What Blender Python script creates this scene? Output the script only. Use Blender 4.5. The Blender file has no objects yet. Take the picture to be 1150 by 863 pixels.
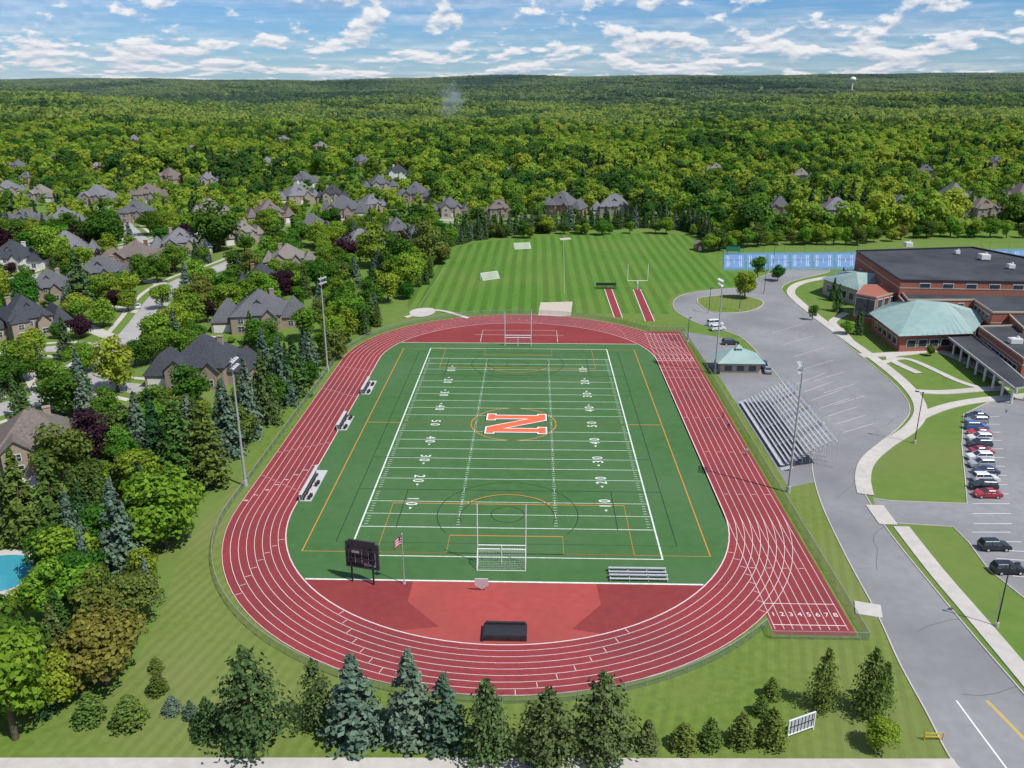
import bpy, bmesh, math, random
import numpy as np
from mathutils import Vector, Matrix
from mathutils.geometry import tessellate_polygon
random.seed(7); rng=np.random.default_rng(7)
C=bpy.context; D=bpy.data
# ------------------------------------------------------------ survey: photo measurements -> ground metres
FPX=950.0; CXP=575.0; CYP=431.5; CAMH=69.1
PIT=math.radians(19.5); YAW=math.atan(27*math.cos(PIT)/FPX)
Fw=Vector((-math.sin(YAW)*math.cos(PIT), math.cos(YAW)*math.cos(PIT), -math.sin(PIT)))
Rt=Vector((math.cos(YAW), math.sin(YAW),0)); Up=Rt.cross(Fw)
def G(u,v,z=0.0):
    r=(u-CXP)*Rt-(v-CYP)*Up+FPX*Fw
    t=(CAMH-z)/-r.z
    return (r.x*t, r.y*t)
def GP(pts,z=0.0): return [G(u,v,z) for u,v in pts]
def mpx(v): return 77.8/(v-95.0)      # metres per pixel of height at image row of base
def smooth(pts,closed=True,n=6):
    out=[];N=len(pts);P=[Vector(p) for p in pts]
    rngi=range(N) if closed else range(N-1)
    for i in rngi:
        if closed: p0,p1,p2,p3=P[i-1],P[i],P[(i+1)%N],P[(i+2)%N]
        else: p0=P[max(i-1,0)];p1=P[i];p2=P[i+1];p3=P[min(i+2,N-1)]
        for k in range(n):
            t=k/n
            q=0.5*((2*p1)+(-p0+p2)*t+(2*p0-5*p1+4*p2-p3)*t*t+(-p0+3*p1-3*p2+p3)*t**3)
            out.append((q.x,q.y))
    if not closed: out.append((P[-1].x,P[-1].y))
    return out
# ------------------------------------------------------------ materials
def nodes(m):
    m.use_nodes=True; nt=m.node_tree; return nt, nt.nodes, nt.links
def noise_mat(name,c1,c2,scale=1.0,rough=0.9,detail=4,spec=0.2,metal=0.0,c3=None,scale3=0.05,f3=0.5,bump=0.0):
    m=D.materials.new(name); nt,N,L=nodes(m); b=N['Principled BSDF']
    tc=N.new('ShaderNodeNewGeometry')
    n=N.new('ShaderNodeTexNoise'); n.inputs['Scale'].default_value=scale; n.inputs['Detail'].default_value=detail
    L.new(tc.outputs['Position'],n.inputs['Vector'])
    r=N.new('ShaderNodeValToRGB'); r.color_ramp.elements[0].position=.3; r.color_ramp.elements[1].position=.7
    r.color_ramp.elements[0].color=(*c1,1); r.color_ramp.elements[1].color=(*c2,1)
    L.new(n.outputs['Fac'],r.inputs[0]); col=r.outputs[0]
    if c3:
        n3=N.new('ShaderNodeTexNoise'); n3.inputs['Scale'].default_value=scale3; n3.inputs['Detail'].default_value=5
        L.new(tc.outputs['Position'],n3.inputs['Vector'])
        mr=N.new('ShaderNodeMapRange'); mr.inputs[1].default_value=.4; mr.inputs[2].default_value=.68; mr.inputs[4].default_value=f3
        L.new(n3.outputs['Fac'],mr.inputs[0])
        mx=N.new('ShaderNodeMix'); mx.data_type='RGBA'; L.new(mr.outputs[0],mx.inputs[0]); L.new(col,mx.inputs[6]); mx.inputs[7].default_value=(*c3,1)
        col=mx.outputs[2]
    L.new(col,b.inputs['Base Color']); b.inputs['Roughness'].default_value=rough; b.inputs['Metallic'].default_value=metal
    b.inputs['Specular IOR Level'].default_value=spec
    if bump:
        bp=N.new('ShaderNodeBump'); bp.inputs['Strength'].default_value=bump; L.new(n.outputs['Fac'],bp.inputs['Height']); L.new(bp.outputs[0],b.inputs['Normal'])
    return m
def flat(name,c,rough=.6,metal=0.0,spec=.3):
    k=.88
    return noise_mat(name,tuple(x*k for x in c),c,scale=2.0,rough=rough,metal=metal,spec=spec)
def stripe_grass(name,c1,c2,c3,width,ang,strength=0.6,fade=.3):
    m=noise_mat(name,c1,c2,scale=0.9,rough=1,spec=.05,c3=c3,scale3=.03,f3=.8); nt,N,L=nodes(m); b=N['Principled BSDF']
    src=b.inputs['Base Color'].links[0].from_socket
    g=N.new('ShaderNodeNewGeometry'); mp=N.new('ShaderNodeMapping'); mp.inputs['Rotation'].default_value=(0,0,ang)
    L.new(g.outputs['Position'],mp.inputs[0])
    w=N.new('ShaderNodeTexWave'); w.inputs['Scale'].default_value=math.pi/10/width/1.0; w.inputs['Distortion'].default_value=1.0; w.inputs['Detail'].default_value=3; w.inputs['Detail Scale'].default_value=.15
    L.new(mp.outputs[0],w.inputs['Vector'])
    n=N.new('ShaderNodeTexNoise'); n.inputs['Scale'].default_value=.035; n.inputs['Detail'].default_value=3; L.new(g.outputs['Position'],n.inputs['Vector'])
    mr=N.new('ShaderNodeMapRange'); mr.inputs[1].default_value=.3; mr.inputs[2].default_value=.7; mr.inputs[3].default_value=-strength*.2; mr.inputs[4].default_value=strength*.14
    L.new(w.outputs['Fac'],mr.inputs[0])
    ma=N.new('ShaderNodeMath'); ma.operation='MULTIPLY'; L.new(mr.outputs[0],ma.inputs[0]); mr2=N.new('ShaderNodeMapRange'); mr2.inputs[1].default_value=fade; mr2.inputs[2].default_value=.65; L.new(n.outputs['Fac'],mr2.inputs[0]); L.new(mr2.outputs[0],ma.inputs[1])
    ad=N.new('ShaderNodeMath'); ad.inputs[1].default_value=1; L.new(ma.outputs[0],ad.inputs[0])
    vm=N.new('ShaderNodeVectorMath'); vm.operation='SCALE'; L.new(src,vm.inputs[0]); L.new(ad.outputs[0],vm.inputs['Scale'])
    L.new(vm.outputs[0],b.inputs['Base Color'])
    return m
def foliage(name,cols,isl=.5,loc=0.0,hue=.03,trans=.3,pos=None):
    """cols: 3 colours; picked by per-object random (+ location noise, or position noise: broad for stands and painted cloud shadow, fine for trees)"""
    m=D.materials.new(name); nt,N,L=nodes(m); N.remove(N['Principled BSDF']); out=N['Material Output']
    g=N.new('ShaderNodeNewGeometry')
    oi=N.new('ShaderNodeObjectInfo'); r=N.new('ShaderNodeValToRGB'); cr=r.color_ramp
    cr.elements[0].color=(*cols[0],1); cr.elements[0].position=.12; cr.elements[1].color=(*cols[2],1); cr.elements[1].position=.9
    e=cr.elements.new(.5); e.color=(*cols[1],1)
    def ns(sc,src,det=3):
        n=N.new('ShaderNodeTexNoise'); n.inputs['Scale'].default_value=sc; n.inputs['Detail'].default_value=det; L.new(src,n.inputs['Vector']); return n.outputs['Fac']
    def ma(a,b_,c):
        a_=N.new('ShaderNodeMath'); a_.operation='MULTIPLY_ADD'; L.new(a,a_.inputs[0]); a_.inputs[1].default_value=b_
        if isinstance(c,float): a_.inputs[2].default_value=c
        else: L.new(c,a_.inputs[2])
        return a_.outputs[0]
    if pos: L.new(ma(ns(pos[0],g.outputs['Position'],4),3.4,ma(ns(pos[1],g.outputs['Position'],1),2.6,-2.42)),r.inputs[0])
    elif loc>0: L.new(ma(oi.outputs['Random'],1.0,ma(ns(loc,oi.outputs['Location'],4),3.4,-1.62)),r.inputs[0])
    else: L.new(oi.outputs['Random'],r.inputs[0])
    mr=N.new('ShaderNodeMapRange'); mr.inputs[3].default_value=1-isl; mr.inputs[4].default_value=1+isl
    L.new(g.outputs['Random Per Island'],mr.inputs[0])
    hs=N.new('ShaderNodeHueSaturation'); L.new(r.outputs[0],hs.inputs['Color']); L.new(mr.outputs[0],hs.inputs['Value'])
    m2=N.new('ShaderNodeMapRange'); m2.inputs[3].default_value=.5-hue; m2.inputs[4].default_value=.5+hue
    mm=N.new('ShaderNodeMath'); mm.operation='FRACT'; mk=N.new('ShaderNodeMath'); mk.operation='MULTIPLY'; mk.inputs[1].default_value=17.3
    L.new(oi.outputs['Random'],mk.inputs[0]); L.new(mk.outputs[0],mm.inputs[0]); L.new(mm.outputs[0],m2.inputs[0]); L.new(m2.outputs[0],hs.inputs['Hue'])
    d=N.new('ShaderNodeBsdfDiffuse'); t=N.new('ShaderNodeBsdfTranslucent'); mx=N.new('ShaderNodeMixShader'); mx.inputs[0].default_value=trans
    L.new(hs.outputs[0],d.inputs[0]); L.new(hs.outputs[0],t.inputs[0]); L.new(d.outputs[0],mx.inputs[1]); L.new(t.outputs[0],mx.inputs[2]); L.new(mx.outputs[0],out.inputs[0])
    return m
M={}
M['ground']=noise_mat('lawn_grass',(.09,.165,.03),(.125,.205,.042),scale=.35,rough=1,spec=.05,c3=(.15,.19,.058),scale3=.02,f3=.8)
M['near']=stripe_grass('mown_grass',(.095,.158,.026),(.14,.205,.042),(.175,.195,.07),1.6,.25,.38)
M['practice']=stripe_grass('practice_field_grass',(.068,.158,.026),(.095,.195,.032),(.12,.185,.042),4.2,.0,1.0,fade=.1)
M['turf']=noise_mat('synthetic_turf',(.050,.122,.040),(.064,.146,.05),scale=.5,rough=.95,spec=.1,c3=(.076,.148,.062),scale3=.04,f3=.8)
M['track']=noise_mat('track_rubber',(.225,.038,.042),(.28,.047,.052),scale=1.2,rough=.9,spec=.15,c3=(.18,.04,.044),scale3=.06,f3=.8)
M['dzone']=noise_mat('dzone_rubber',(.33,.062,.055),(.39,.078,.068),scale=.8,rough=.9,spec=.1,c3=(.29,.065,.06),scale3=.1,f3=.8)
M['dzdark']=noise_mat('dzone_dark_rubber',(.195,.036,.036),(.235,.044,.044),scale=.8,rough=.9,spec=.1,c3=(.26,.052,.05),scale3=.1,f3=.5)
M['white']=flat('white_paint',(.80,.80,.78),.7)
M['lane']=noise_mat('lane_paint',(.55,.46,.45),(.70,.64,.62),scale=3,rough=.8)
M['fieldw']=noise_mat('field_line_white',(.50,.58,.50),(.74,.77,.72),scale=1.5,rough=.8)
M['orange']=flat('orange_line_paint',(.60,.25,.04),.8)
M['black']=flat('black_paint',(.02,.02,.022),.7)
M['dkline']=flat('dark_line_paint',(.018,.04,.025),.8)
M['norange']=flat('logo_orange_paint',(.75,.14,.06),.8)
M['asphalt']=noise_mat('asphalt',(.225,.225,.23),(.265,.265,.27),scale=.6,rough=.95,spec=.1,c3=(.175,.175,.18),scale3=.05,f3=.9)
M['street']=noise_mat('street_concrete',(.32,.31,.30),(.38,.37,.36),scale=.4,rough=.95,spec=.1,c3=(.28,.28,.27),scale3=.08)
M['conc']=noise_mat('concrete',(.44,.41,.37),(.52,.49,.45),scale=.7,rough=.95,spec=.1,c3=(.38,.36,.33),scale3=.1)
M['sand']=noise_mat('sand',(.43,.37,.3),(.50,.44,.36),scale=1,rough=1)
M['alu']=noise_mat('aluminium',(.5,.51,.52),(.6,.61,.62),scale=2,rough=.45,metal=.3)
M['galv']=noise_mat('galvanised_steel',(.38,.39,.4),(.46,.47,.48),scale=2,rough=.5,metal=.3)
M['dark']=flat('dark_metal',(.03,.03,.035),.5)
M['brick']=noise_mat('brick',(.29,.10,.07),(.36,.135,.09),scale=3,rough=.9,c3=(.26,.11,.085),scale3=.3)
M['buff']=flat('buff_stone',(.42,.36,.29),.8)
M['teal']=noise_mat('teal_metal_roof',(.22,.33,.31),(.27,.38,.355),scale=.5,rough=.5,c3=(.33,.42,.39),scale3=.1,f3=.8)
M['flatroof']=noise_mat('membrane_roof',(.026,.028,.034),(.05,.054,.062),scale=.25,rough=.8,c3=(.085,.088,.095),scale3=.05,f3=.6)
M['lroof']=noise_mat('gravel_roof',(.3,.3,.3),(.36,.36,.36),scale=.4,rough=.9)
M['glass']=flat('window_glass',(.03,.045,.06),.08,spec=.8)
M['blue']=noise_mat('tennis_court_blue',(.12,.22,.40),(.15,.27,.46),scale=.4,rough=.8)
M['cgreen']=flat('court_green',(.10,.22,.25),.8)
M['bark']=noise_mat('bark',(.07,.05,.035),(.13,.1,.075),scale=3,rough=1)
M['water']=flat('pool_water',(.05,.30,.38),.05,spec=.6)
M['yellow']=flat('yellow_paint',(.65,.45,.05),.6)
M['tan']=flat('tan_siding',(.34,.29,.24),.8)
M['hbrick']=noise_mat('house_brick',(.22,.12,.09),(.30,.17,.13),scale=3,rough=.9)
M['hbrick2']=noise_mat('house_brick_pale',(.28,.22,.17),(.36,.28,.23),scale=3,rough=.9)
M['whitewall']=flat('white_trim',(.68,.67,.64),.7)
M['bench']=flat('bench_grey_white',(.50,.50,.50),.6)
M['tyre']=flat('tyre_rubber',(.015,.015,.015),.9)
for i,c in enumerate([(.05,.054,.064),(.105,.107,.118),(.15,.125,.11),(.19,.17,.155),(.155,.155,.168)]):
    M['roof%d'%i]=noise_mat('roof_shingles_%d'%i,tuple(x*.75 for x in c),tuple(x*1.3 for x in c),scale=2.2,rough=.95,detail=6,c3=tuple(x*1.15 for x in c),scale3=.3)
fm=D.materials.new('chain_link_mesh'); nt,N,L=nodes(fm); b=N['Principled BSDF']; b.inputs['Base Color'].default_value=(.14,.2,.18,1); b.inputs['Alpha'].default_value=.30; M['mesh']=fm
fm=D.materials.new('goal_net'); nt,N,L=nodes(fm); b=N['Principled BSDF']; b.inputs['Base Color'].default_value=(.8,.8,.8,1); b.inputs['Alpha'].default_value=.28; M['net']=fm
# ------------------------------------------------------------ mesh builder
def empty(name,loc=(0,0,0),rz=0):
    e=D.objects.new(name,None); C.collection.objects.link(e); e.location=loc; e.rotation_euler=(0,0,rz); e.empty_display_size=.1; return e
class MB:
    def __init__(s): s.v=[];s.f=[];s.m=[]
    def add(s,vs,fs,mi=0):
        o=len(s.v); s.v+= [tuple(p) for p in vs]; s.f+=[tuple(i+o for i in f) for f in fs]; s.m+=[mi]*len(fs)
    def box(s,c,d,mi=0,rz=0):
        ca,sa=math.cos(rz),math.sin(rz); vs=[]
        for z in(-.5,.5):
            for x,y in((-.5,-.5),(.5,-.5),(.5,.5),(-.5,.5)):
                X,Y=x*d[0],y*d[1]; vs.append((c[0]+X*ca-Y*sa,c[1]+X*sa+Y*ca,c[2]+z*d[2]))
        s.add(vs,[(3,2,1,0),(4,5,6,7),(0,1,5,4),(1,2,6,5),(2,3,7,6),(3,0,4,7)],mi)
    def cyl(s,p0,p1,r0,r1=None,n=6,mi=0,caps=True):
        r1=r0 if r1 is None else r1; p0=Vector(p0);p1=Vector(p1); a=(p1-p0).normalized()
        t=a.orthogonal().normalized(); q=a.cross(t); vs=[]
        for p,r in((p0,r0),(p1,r1)):
            for k in range(n):
                an=2*math.pi*k/n; vs.append(p+r*(math.cos(an)*t+math.sin(an)*q))
        fs=[(k,(k+1)%n,n+(k+1)%n,n+k) for k in range(n)]
        if caps: fs+=[tuple(range(n-1,-1,-1)),tuple(range(n,2*n))]
        s.add(vs,fs,mi)
    def poly(s,pts,z,mi=0):
        vs=[Vector((p[0],p[1],z)) for p in pts]
        tr=tessellate_polygon([vs]); fs=[]
        for a,b_,c in tr:
            n=(vs[b_]-vs[a]).cross(vs[c]-vs[a]); fs.append((a,b_,c) if n.z>0 else (a,c,b_))
        s.add(vs,fs,mi)
    def prism(s,pts,z0,z1,mi=0,top=None):
        A=sum(pts[i][0]*pts[(i+1)%len(pts)][1]-pts[(i+1)%len(pts)][0]*pts[i][1] for i in range(len(pts)))
        if A<0: pts=pts[::-1]
        n=len(pts); vs=[(p[0],p[1],z0) for p in pts]+[(p[0],p[1],z1) for p in pts]
        s.add(vs,[(k,(k+1)%n,n+(k+1)%n,n+k) for k in range(n)],mi)
        s.poly(pts,z1,mi if top is None else top)
    def strip(s,pts,w,z,mi=0,closed=False,off=0.0,h=0.0):
        P=[Vector((p[0],p[1])) for p in pts]; n=len(P); Lf=[];Rg=[]
        for i in range(n):
            a=P[i-1] if (i>0 or closed) else P[i]; b_=P[(i+1)%n] if (i<n-1 or closed) else P[i]
            t=(b_-a).normalized(); nn=Vector((-t.y,t.x)); Lf.append(P[i]+nn*(off+w/2)); Rg.append(P[i]+nn*(off-w/2))
        rg=range(n if closed else n-1)
        vs=[(p.x,p.y,z+h) for p in Lf]+[(p.x,p.y,z+h) for p in Rg]
        fs=[(n+i,n+(i+1)%n,(i+1)%n,i) for i in rg]
        if h>0:
            vs+=[(p.x,p.y,z) for p in Lf]+[(p.x,p.y,z) for p in Rg]
            fs+=[(i,(i+1)%n,2*n+(i+1)%n,2*n+i) for i in rg]+[(n+(i+1)%n,n+i,3*n+i,3*n+(i+1)%n) for i in rg]
        s.add(vs,fs,mi)
    def build(s,name,mats,parent=None,loc=(0,0,0),rz=0,smooth_=False):
        me=D.meshes.new(name); me.from_pydata(s.v,[],s.f)
        for m in (mats if isinstance(mats,(list,tuple)) else [mats]): me.materials.append(m)
        me.polygons.foreach_set('material_index',s.m)
        if smooth_: me.polygons.foreach_set('use_smooth',[True]*len(s.f))
        me.update(); o=D.objects.new(name,me); C.collection.objects.link(o); o.location=loc; o.rotation_euler=(0,0,rz)
        if parent: o.parent=parent
        return o
def sheet(name,pts,z,mat,parent=None):
    b=MB(); b.poly(pts,z); return b.build(name,mat,parent)
# ------------------------------------------------------------ terrain
def sstep(a,b,x): t=np.clip((x-a)/(b-a),0,1); return t*t*(3-2*t)
def TH(x,y):
    x=np.asarray(x,float); y=np.asarray(y,float); d=np.hypot(x,y)
    s=sstep(1500,7200,d)
    return s*(70+7*np.sin(x/760+1)+8*np.sin(y/640+x/1500)+5*np.sin((x+y)/390)) + s*60*sstep(-4500,5500,x) + 17*sstep(1150,1900,d)*(np.sin(x/330+2)*np.sin(y/410)+.6*np.sin(x/190+y/260))*(1-.6*sstep(4000,7000,d))
xs=np.concatenate([-np.geomspace(14000,150,70)[:-1],np.linspace(-150,150,5),np.geomspace(150,14000,70)[1:]])
ys=np.concatenate([[-600,-200],np.linspace(0,1200,14),np.geomspace(1290,15000,110)])
XX,YY=np.meshgrid(xs,ys); ZZ=TH(XX,YY); ZZ[np.hypot(XX,YY)<1150]=0
nx=len(xs);ny=len(ys)
V=np.stack([XX.ravel(),YY.ravel(),ZZ.ravel()],1)
Fc=[(j*nx+i,j*nx+i+1,(j+1)*nx+i+1,(j+1)*nx+i) for j in range(ny-1) for i in range(nx-1)]
mb=MB(); mb.v=[tuple(p) for p in V]; mb.f=Fc; mb.m=[0]*len(Fc); mb.build('ground',M['ground'],smooth_=True)
# ------------------------------------------------------------ running track & field
XC=-4.2; YC=172.0; HS=42.2; RI=36.9; TW=10.0
def oval(r,n=48):
    p=[]
    for k in range(n+1): a=math.pi*k/n; p.append((XC+r*math.cos(a),YC+HS+r*math.sin(a)))
    for k in range(n+1): a=math.pi+math.pi*k/n; p.append((XC+r*math.cos(a),YC-HS+r*math.sin(a)))
    return p
def hw(Y,r=RI):
    d=max(0,abs(Y-YC)-HS); return math.sqrt(max(0,r*r-d*d))
def clip(y0,y1,r=RI,n=120):
    ysx=[y0+(y1-y0)*(.5-.5*math.cos(math.pi*k/n)) for k in range(n+1)]
    return [(XC+hw(y,r),y) for y in ysx]+[(XC-hw(y,r),y) for y in reversed(ysx)]
near_grass=smooth(GP([(-150,1200),(-150,820),(100,790),(175,700),(205,620),(260,545),(330,455),(400,385),(460,357),(520,352),(640,352),(755,365),(800,395),(900,520),(945,600),(985,680),(1020,740),(1085,850),(1200,1100),(700,1500)]),n=4)
sheet('mown_grass',near_grass,.006,M['near'])
trk=empty('running_track')
def ring(name,r0,r1,z,mat):
    a=oval(r0);b_=oval(r1);n=len(a); m=MB(); m.add([(p[0],p[1],z) for p in a]+[(p[0],p[1],z) for p in b_],[(i,n+i,n+(i+1)%n,(i+1)%n) for i in range(n)]); return m.build(name,mat,trk)
ring('track_lanes_surface',RI-.05,RI+TW,.034,M['track'])
XR0=XC+RI; XR1=XC+RI+TW+.6
m=MB(); m.poly([(XR0-.3,96.0),(XR1,96.0),(XR1,243),(XR0-.3,243)],.026); m.build('straight_chute_surface',M['track'],trk)
m=MB(); LZ=.046
for k in range(9):
    r=RI+.12+k*1.22; a=oval(r-.042 if k else r-.09);b_=oval(r+.042 if k else r+.09);n=len(a)
    m.add([(p[0],p[1],LZ) for p in a]+[(p[0],p[1],LZ) for p in b_],[(i,n+i,n+(i+1)%n,(i+1)%n) for i in range(n)])
    x=XC+r
    m.box((x,(97+129.8)/2,.03),(.08,32.4,.012)); m.box((x,(214.4+241)/2,.03),(.08,26.6,.012))
m.box((XR0+5,98.2,.031),(9.9,.14,.016)); m.box((XR0+5,103.2,.031),(9.9,.12,.016));m.box((XR0+5,240,.031),(9.9,.14,.016))
m.box((XR0+5,214.5,.05),(9.9,.22,.008))
for yy in (112.5,137,155.5,174,192,201,206.5,209,220,226,232): 
    for k in range(8):
        if (k+int(yy))%2==0 or yy>200: m.box((XR0+.75+k*1.22,yy,.05),(.8,.09,.006))
def arcmark(ang,r,wid,ln,end):
    cy=YC+HS if end>0 else YC-HS
    c=(XC+r*math.cos(ang),cy+r*math.sin(ang),.049); m.box(c,(ln,wid,.006),rz=ang)
for k in range(8):
    r=RI+.12+(k+.5)*1.22
    for a0,st,end in((-.35,-.045,-1),(-1.1,-.06,-1),(-2.2,.05,-1),(-2.85,.045,-1),(.6,.05,1),(1.4,.06,1),(2.3,-.05,1)):
        arcmark(a0+st*k,r,.09,.9,end)
for yy,q in((136,.9),(158,-.7),(185,.8),(204,.5)):
    for k in range(8): m.box((XC-RI-.75-k*1.22,yy+k*q,.05),(.7,.08,.006))
m.build('lane_lines',M['lane'],trk)
def text(s,x,y,z,size,rz,mat,parent,name='numeral',sy=1.0):
    cu=D.curves.new(name,'FONT'); cu.body=s; cu.size=size; cu.align_x='CENTER'; cu.align_y='CENTER'; cu.extrude=.002; cu.offset=.02*size/2.5
    cu.materials.append(mat); o=D.objects.new(name,cu); C.collection.objects.link(o); o.location=(x,y,z); o.rotation_euler=(0,0,rz); o.scale=(1,sy,1); o.parent=parent; return o
for k in range(8):
    text(str(k+1),XR0+.75+k*1.22,100.6,.045,1.3,0,M['lane'],trk,'lane_number')
    text(str(k+1),XR0+.75+k*1.22,216.2,.052,1.1,0,M['lane'],trk,'lane_number')
    text(str(k+1),XC-RI-.75-k*1.22,147-k*2.1,.052,1.1,math.pi/2,M['lane'],trk,'lane_number')
fld=empty('football_field')
sheet('end_zone_apron',oval(RI-.0),.014,M['dzone'],fld)
sheet('turf',clip(107.7,229.6,RI-.02),.026,M['turf'],fld)
yb=107.5
L1=[(x_,y_) for x_,y_ in clip(YC-HS-RI+.3,yb,RI-.1) ]
left=[p for p in L1 if p[0]<-12 and p[1]>95.5]
sheet('apron_side',[(-17.5,yb)]+sorted(left,key=lambda p:-p[1])+[(-12.5,96.5),(-17.5,102.3)],.02,M['dzdark'],fld)
r2=[(2*XC-p[0],p[1]) for p in left]
sheet('apron_side',[(9.5,yb)]+sorted(r2,key=lambda p:-p[1])+[(5.5,96.5),(9.8,102.3)],.02,M['dzdark'],fld)
sheet('apron_far',clip(230,YC+HS+RI-.1,RI-.1),.02,M['dzdark'],fld)
m=MB(); z=.034
m.box((XC,107.7,z),(2*hw(107.7)-.4,.35,.006)); m.box((XC,229.6,z),(2*hw(229.6)-.4,.2,.006))
m.strip([(XC-11,231),(XC-11,243),(XC+11,243),(XC+11,231)],.12,.024)
m.box((XC,238,.024),(26,.1,.004))
XL=XC-24.38; XRr=XC+24.38; YM=169.4; yd=.9144
LW=.13
for x in(XL,XRr): m.box((x,YM,z),(LW*2,109.9,.006))
for y in(YM-54.86,YM+54.86): m.box((XC,y,z+.001),(48.5,LW*1.5,.006))
for i in range(-10,11): m.box((XC,YM+i*5*yd,z+.001),(48.4,.12 if abs(i)<10 else .18,.006))
for i in range(-49,50):
    if i%5==0: continue
    y=YM+i*yd
    for x in(XL+.9,XC-8.13,XC+8.13,XRr-.9): m.box((x,y,z+.001),(.6,.09,.006))
for i in range(-9,10):
    for x in (XC-8.13,XC+8.13): m.box((x,YM+i*5*yd,z+.003),(.1,1.1,.006))
m.build('yard_lines',M['fieldw'],fld)
for i in range(-4,5):
    s=str(50-abs(i)*10); y=YM+i*10*yd
    for sx,rz in((-1,-math.pi/2),(1,math.pi/2)):
        x=XC+sx*17.0
        d=-1 if sx<0 else 1
        text(s[0],x,y-d*.95,z+.006,2.3,rz,M['fieldw'],fld,sy=1.25); text(s[1],x,y+d*.95,z+.006,2.3,rz,M['fieldw'],fld,sy=1.25)
        if i:
            q=MB(); yy=y+(1 if i>0 else -1)*2.3; q.add([(x+sx*(-.1)-.3,yy,z+.007),(x+.3-sx*.1,yy,z+.007),(x-sx*.1,yy+(1 if i>0 else -1)*.7,z+.007)],[(0,1,2) if i>0 else (0,2,1)]); q.build('yard_arrow',M['fieldw'],fld)
m=MB(); z2=.038; SX=31.9; Y0=115.6; Y1=224.0; o=.2
def rect(x0,y0,x1,y1,w=None,mm=None):
    mm=mm or m
    mm.strip([(x0,y0),(x1,y0),(x1,y1),(x0,y1)],w or o,z2,closed=True)
rect(XC-SX,Y0,XC+SX,Y1)
for s_,yb_ in((1,Y0),(-1,Y1)):
    rect(XC-20.15,yb_,XC+20.15,yb_+s_*16.5); rect(XC-9.16,yb_,XC+9.16,yb_+s_*5.5)
    m.strip([(XC+9.15*math.cos(a),yb_+s_*(11+9.15*math.sin(a))) for a in np.linspace(.65,math.pi-.65,20)],o,z2)
m.strip([(XC-SX,YM),(XC+SX,YM)],o,z2)
m.strip([(XC+9.15*math.cos(a),YM+9.15*math.sin(a)) for a in np.linspace(0,2*math.pi,48,endpoint=False)],.2,z2,closed=True)
m.build('soccer_lines',M['orange'],fld)
m=MB(); z2=.042
rect(XC-27.2,Y0+3,XC+27.2,Y1-3,.16)
for yy in(YM-18,YM+18): m.strip([(XC-27,yy),(XC-19,yy)],.16,z2); m.strip([(XC+19,yy),(XC+27,yy)],.16,z2)
for yy in(YM-32,YM+32): m.strip([(XC-27,yy),(XC+27,yy)],.16,z2)
for x in(XC-18.3,XC+18.3):
    for s_,yb_ in((1,YM-32),(-1,YM+32)): m.strip([(x,yb_),(x,yb_-s_*14)],.14,z2)
for yy in(YM-41,YM+41): m.strip([(XC+2.8*math.cos(a),yy+2.8*math.sin(a)) for a in np.linspace(0,2*math.pi,32,endpoint=False)],.14,z2,closed=True)
for s_,yb_ in((1,Y0),(-1,Y1)):
    m.strip([(XC+8*math.cos(a),yb_+s_*(12+8*math.sin(a))) for a in np.linspace(-.3,math.pi+.3,30)],.14,z2)
    m.strip([(XC+12*math.cos(a),yb_+s_*(13+12*math.sin(a))) for a in np.linspace(-.6,math.pi+.6,36)],.14,z2)
m.build('lacrosse_lines',M['dkline'],fld)
def letterN(g):
    W=5.4; Hh=6.3; t=1.9
    def R_(x0,y0,x1,y1): return [(x0-g,y0-g),(x1+g,y0-g),(x1+g,y1+g),(x0-g,y1+g)]
    P=[]
    P.append(R_(-W+.7,-Hh,-W+.7+t,Hh)); P.append(R_(W-.7-t,-Hh,W-.7,Hh))
    P.append([(-W+.7-g,Hh+g),(-W+.7+2.6+g*.6,Hh+g),(W-.7+g,-Hh-g),(W-.7-2.6-g*.6,-Hh-g)])
    P.append(R_(-W,-Hh,-W+t+1.4,-Hh+1.5)); P.append(R_(W-t-1.4,Hh-1.5,W,Hh)); P.append(R_(-W,Hh-1.5,-W+1.6,Hh)); P.append(R_(W-1.6,-Hh,W,-Hh+1.5))
    return P
for nm,mat,g,zz in(('logo_black_outline',M['black'],.55,.044),('logo_white_outline',M['white'],.33,.048),('logo_letter',M['norange'],.0,.053)):
    m=MB()
    for j,P in enumerate(letterN(g)): m.poly([(XC+.6-y,YM+x*1.0) for x,y in P],zz+j*.0004)
    m.build(nm,mat,fld)
# ------------------------------------------------------------ fence
def fence(name,pts,h=1.2,closed=False,step=3.0,mesh=True):
    e=empty(name); P=MB(); S=MB(); n=len(pts); acc=0
    segs=[(pts[i],pts[(i+1)%n]) for i in range(n if closed else n-1)]
    for a,b_ in segs:
        a=Vector(a);b_=Vector(b_);l=(b_-a).length
        P.cyl((a.x,a.y,h),(b_.x,b_.y,h),.035,n=4,caps=False)
        if mesh: S.add([(a.x,a.y,.05),(b_.x,b_.y,.05),(b_.x,b_.y,h-.03),(a.x,a.y,h-.03)],[(0,1,2,3)])
        k=acc
        while k<l:
            p=a.lerp(b_,k/l); P.cyl((p.x,p.y,0),(p.x,p.y,h+.05),.04,n=5); k+=step
        acc=k-l
    P.build('posts_and_rail',M['galv'] if mesh else M['dark'],e)
    if mesh: S.build('chain_link',M['mesh'],e)
RF=RI+TW+1.3
arcb=[(XC+RF*math.cos(a),YC-HS+RF*math.sin(a)) for a in np.linspace(-.728,-math.pi,40)]
arct=[(XC+RF*math.cos(a),YC+HS+RF*math.sin(a)) for a in np.linspace(math.pi,.65,40)]
xr=XR1+1.2
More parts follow.
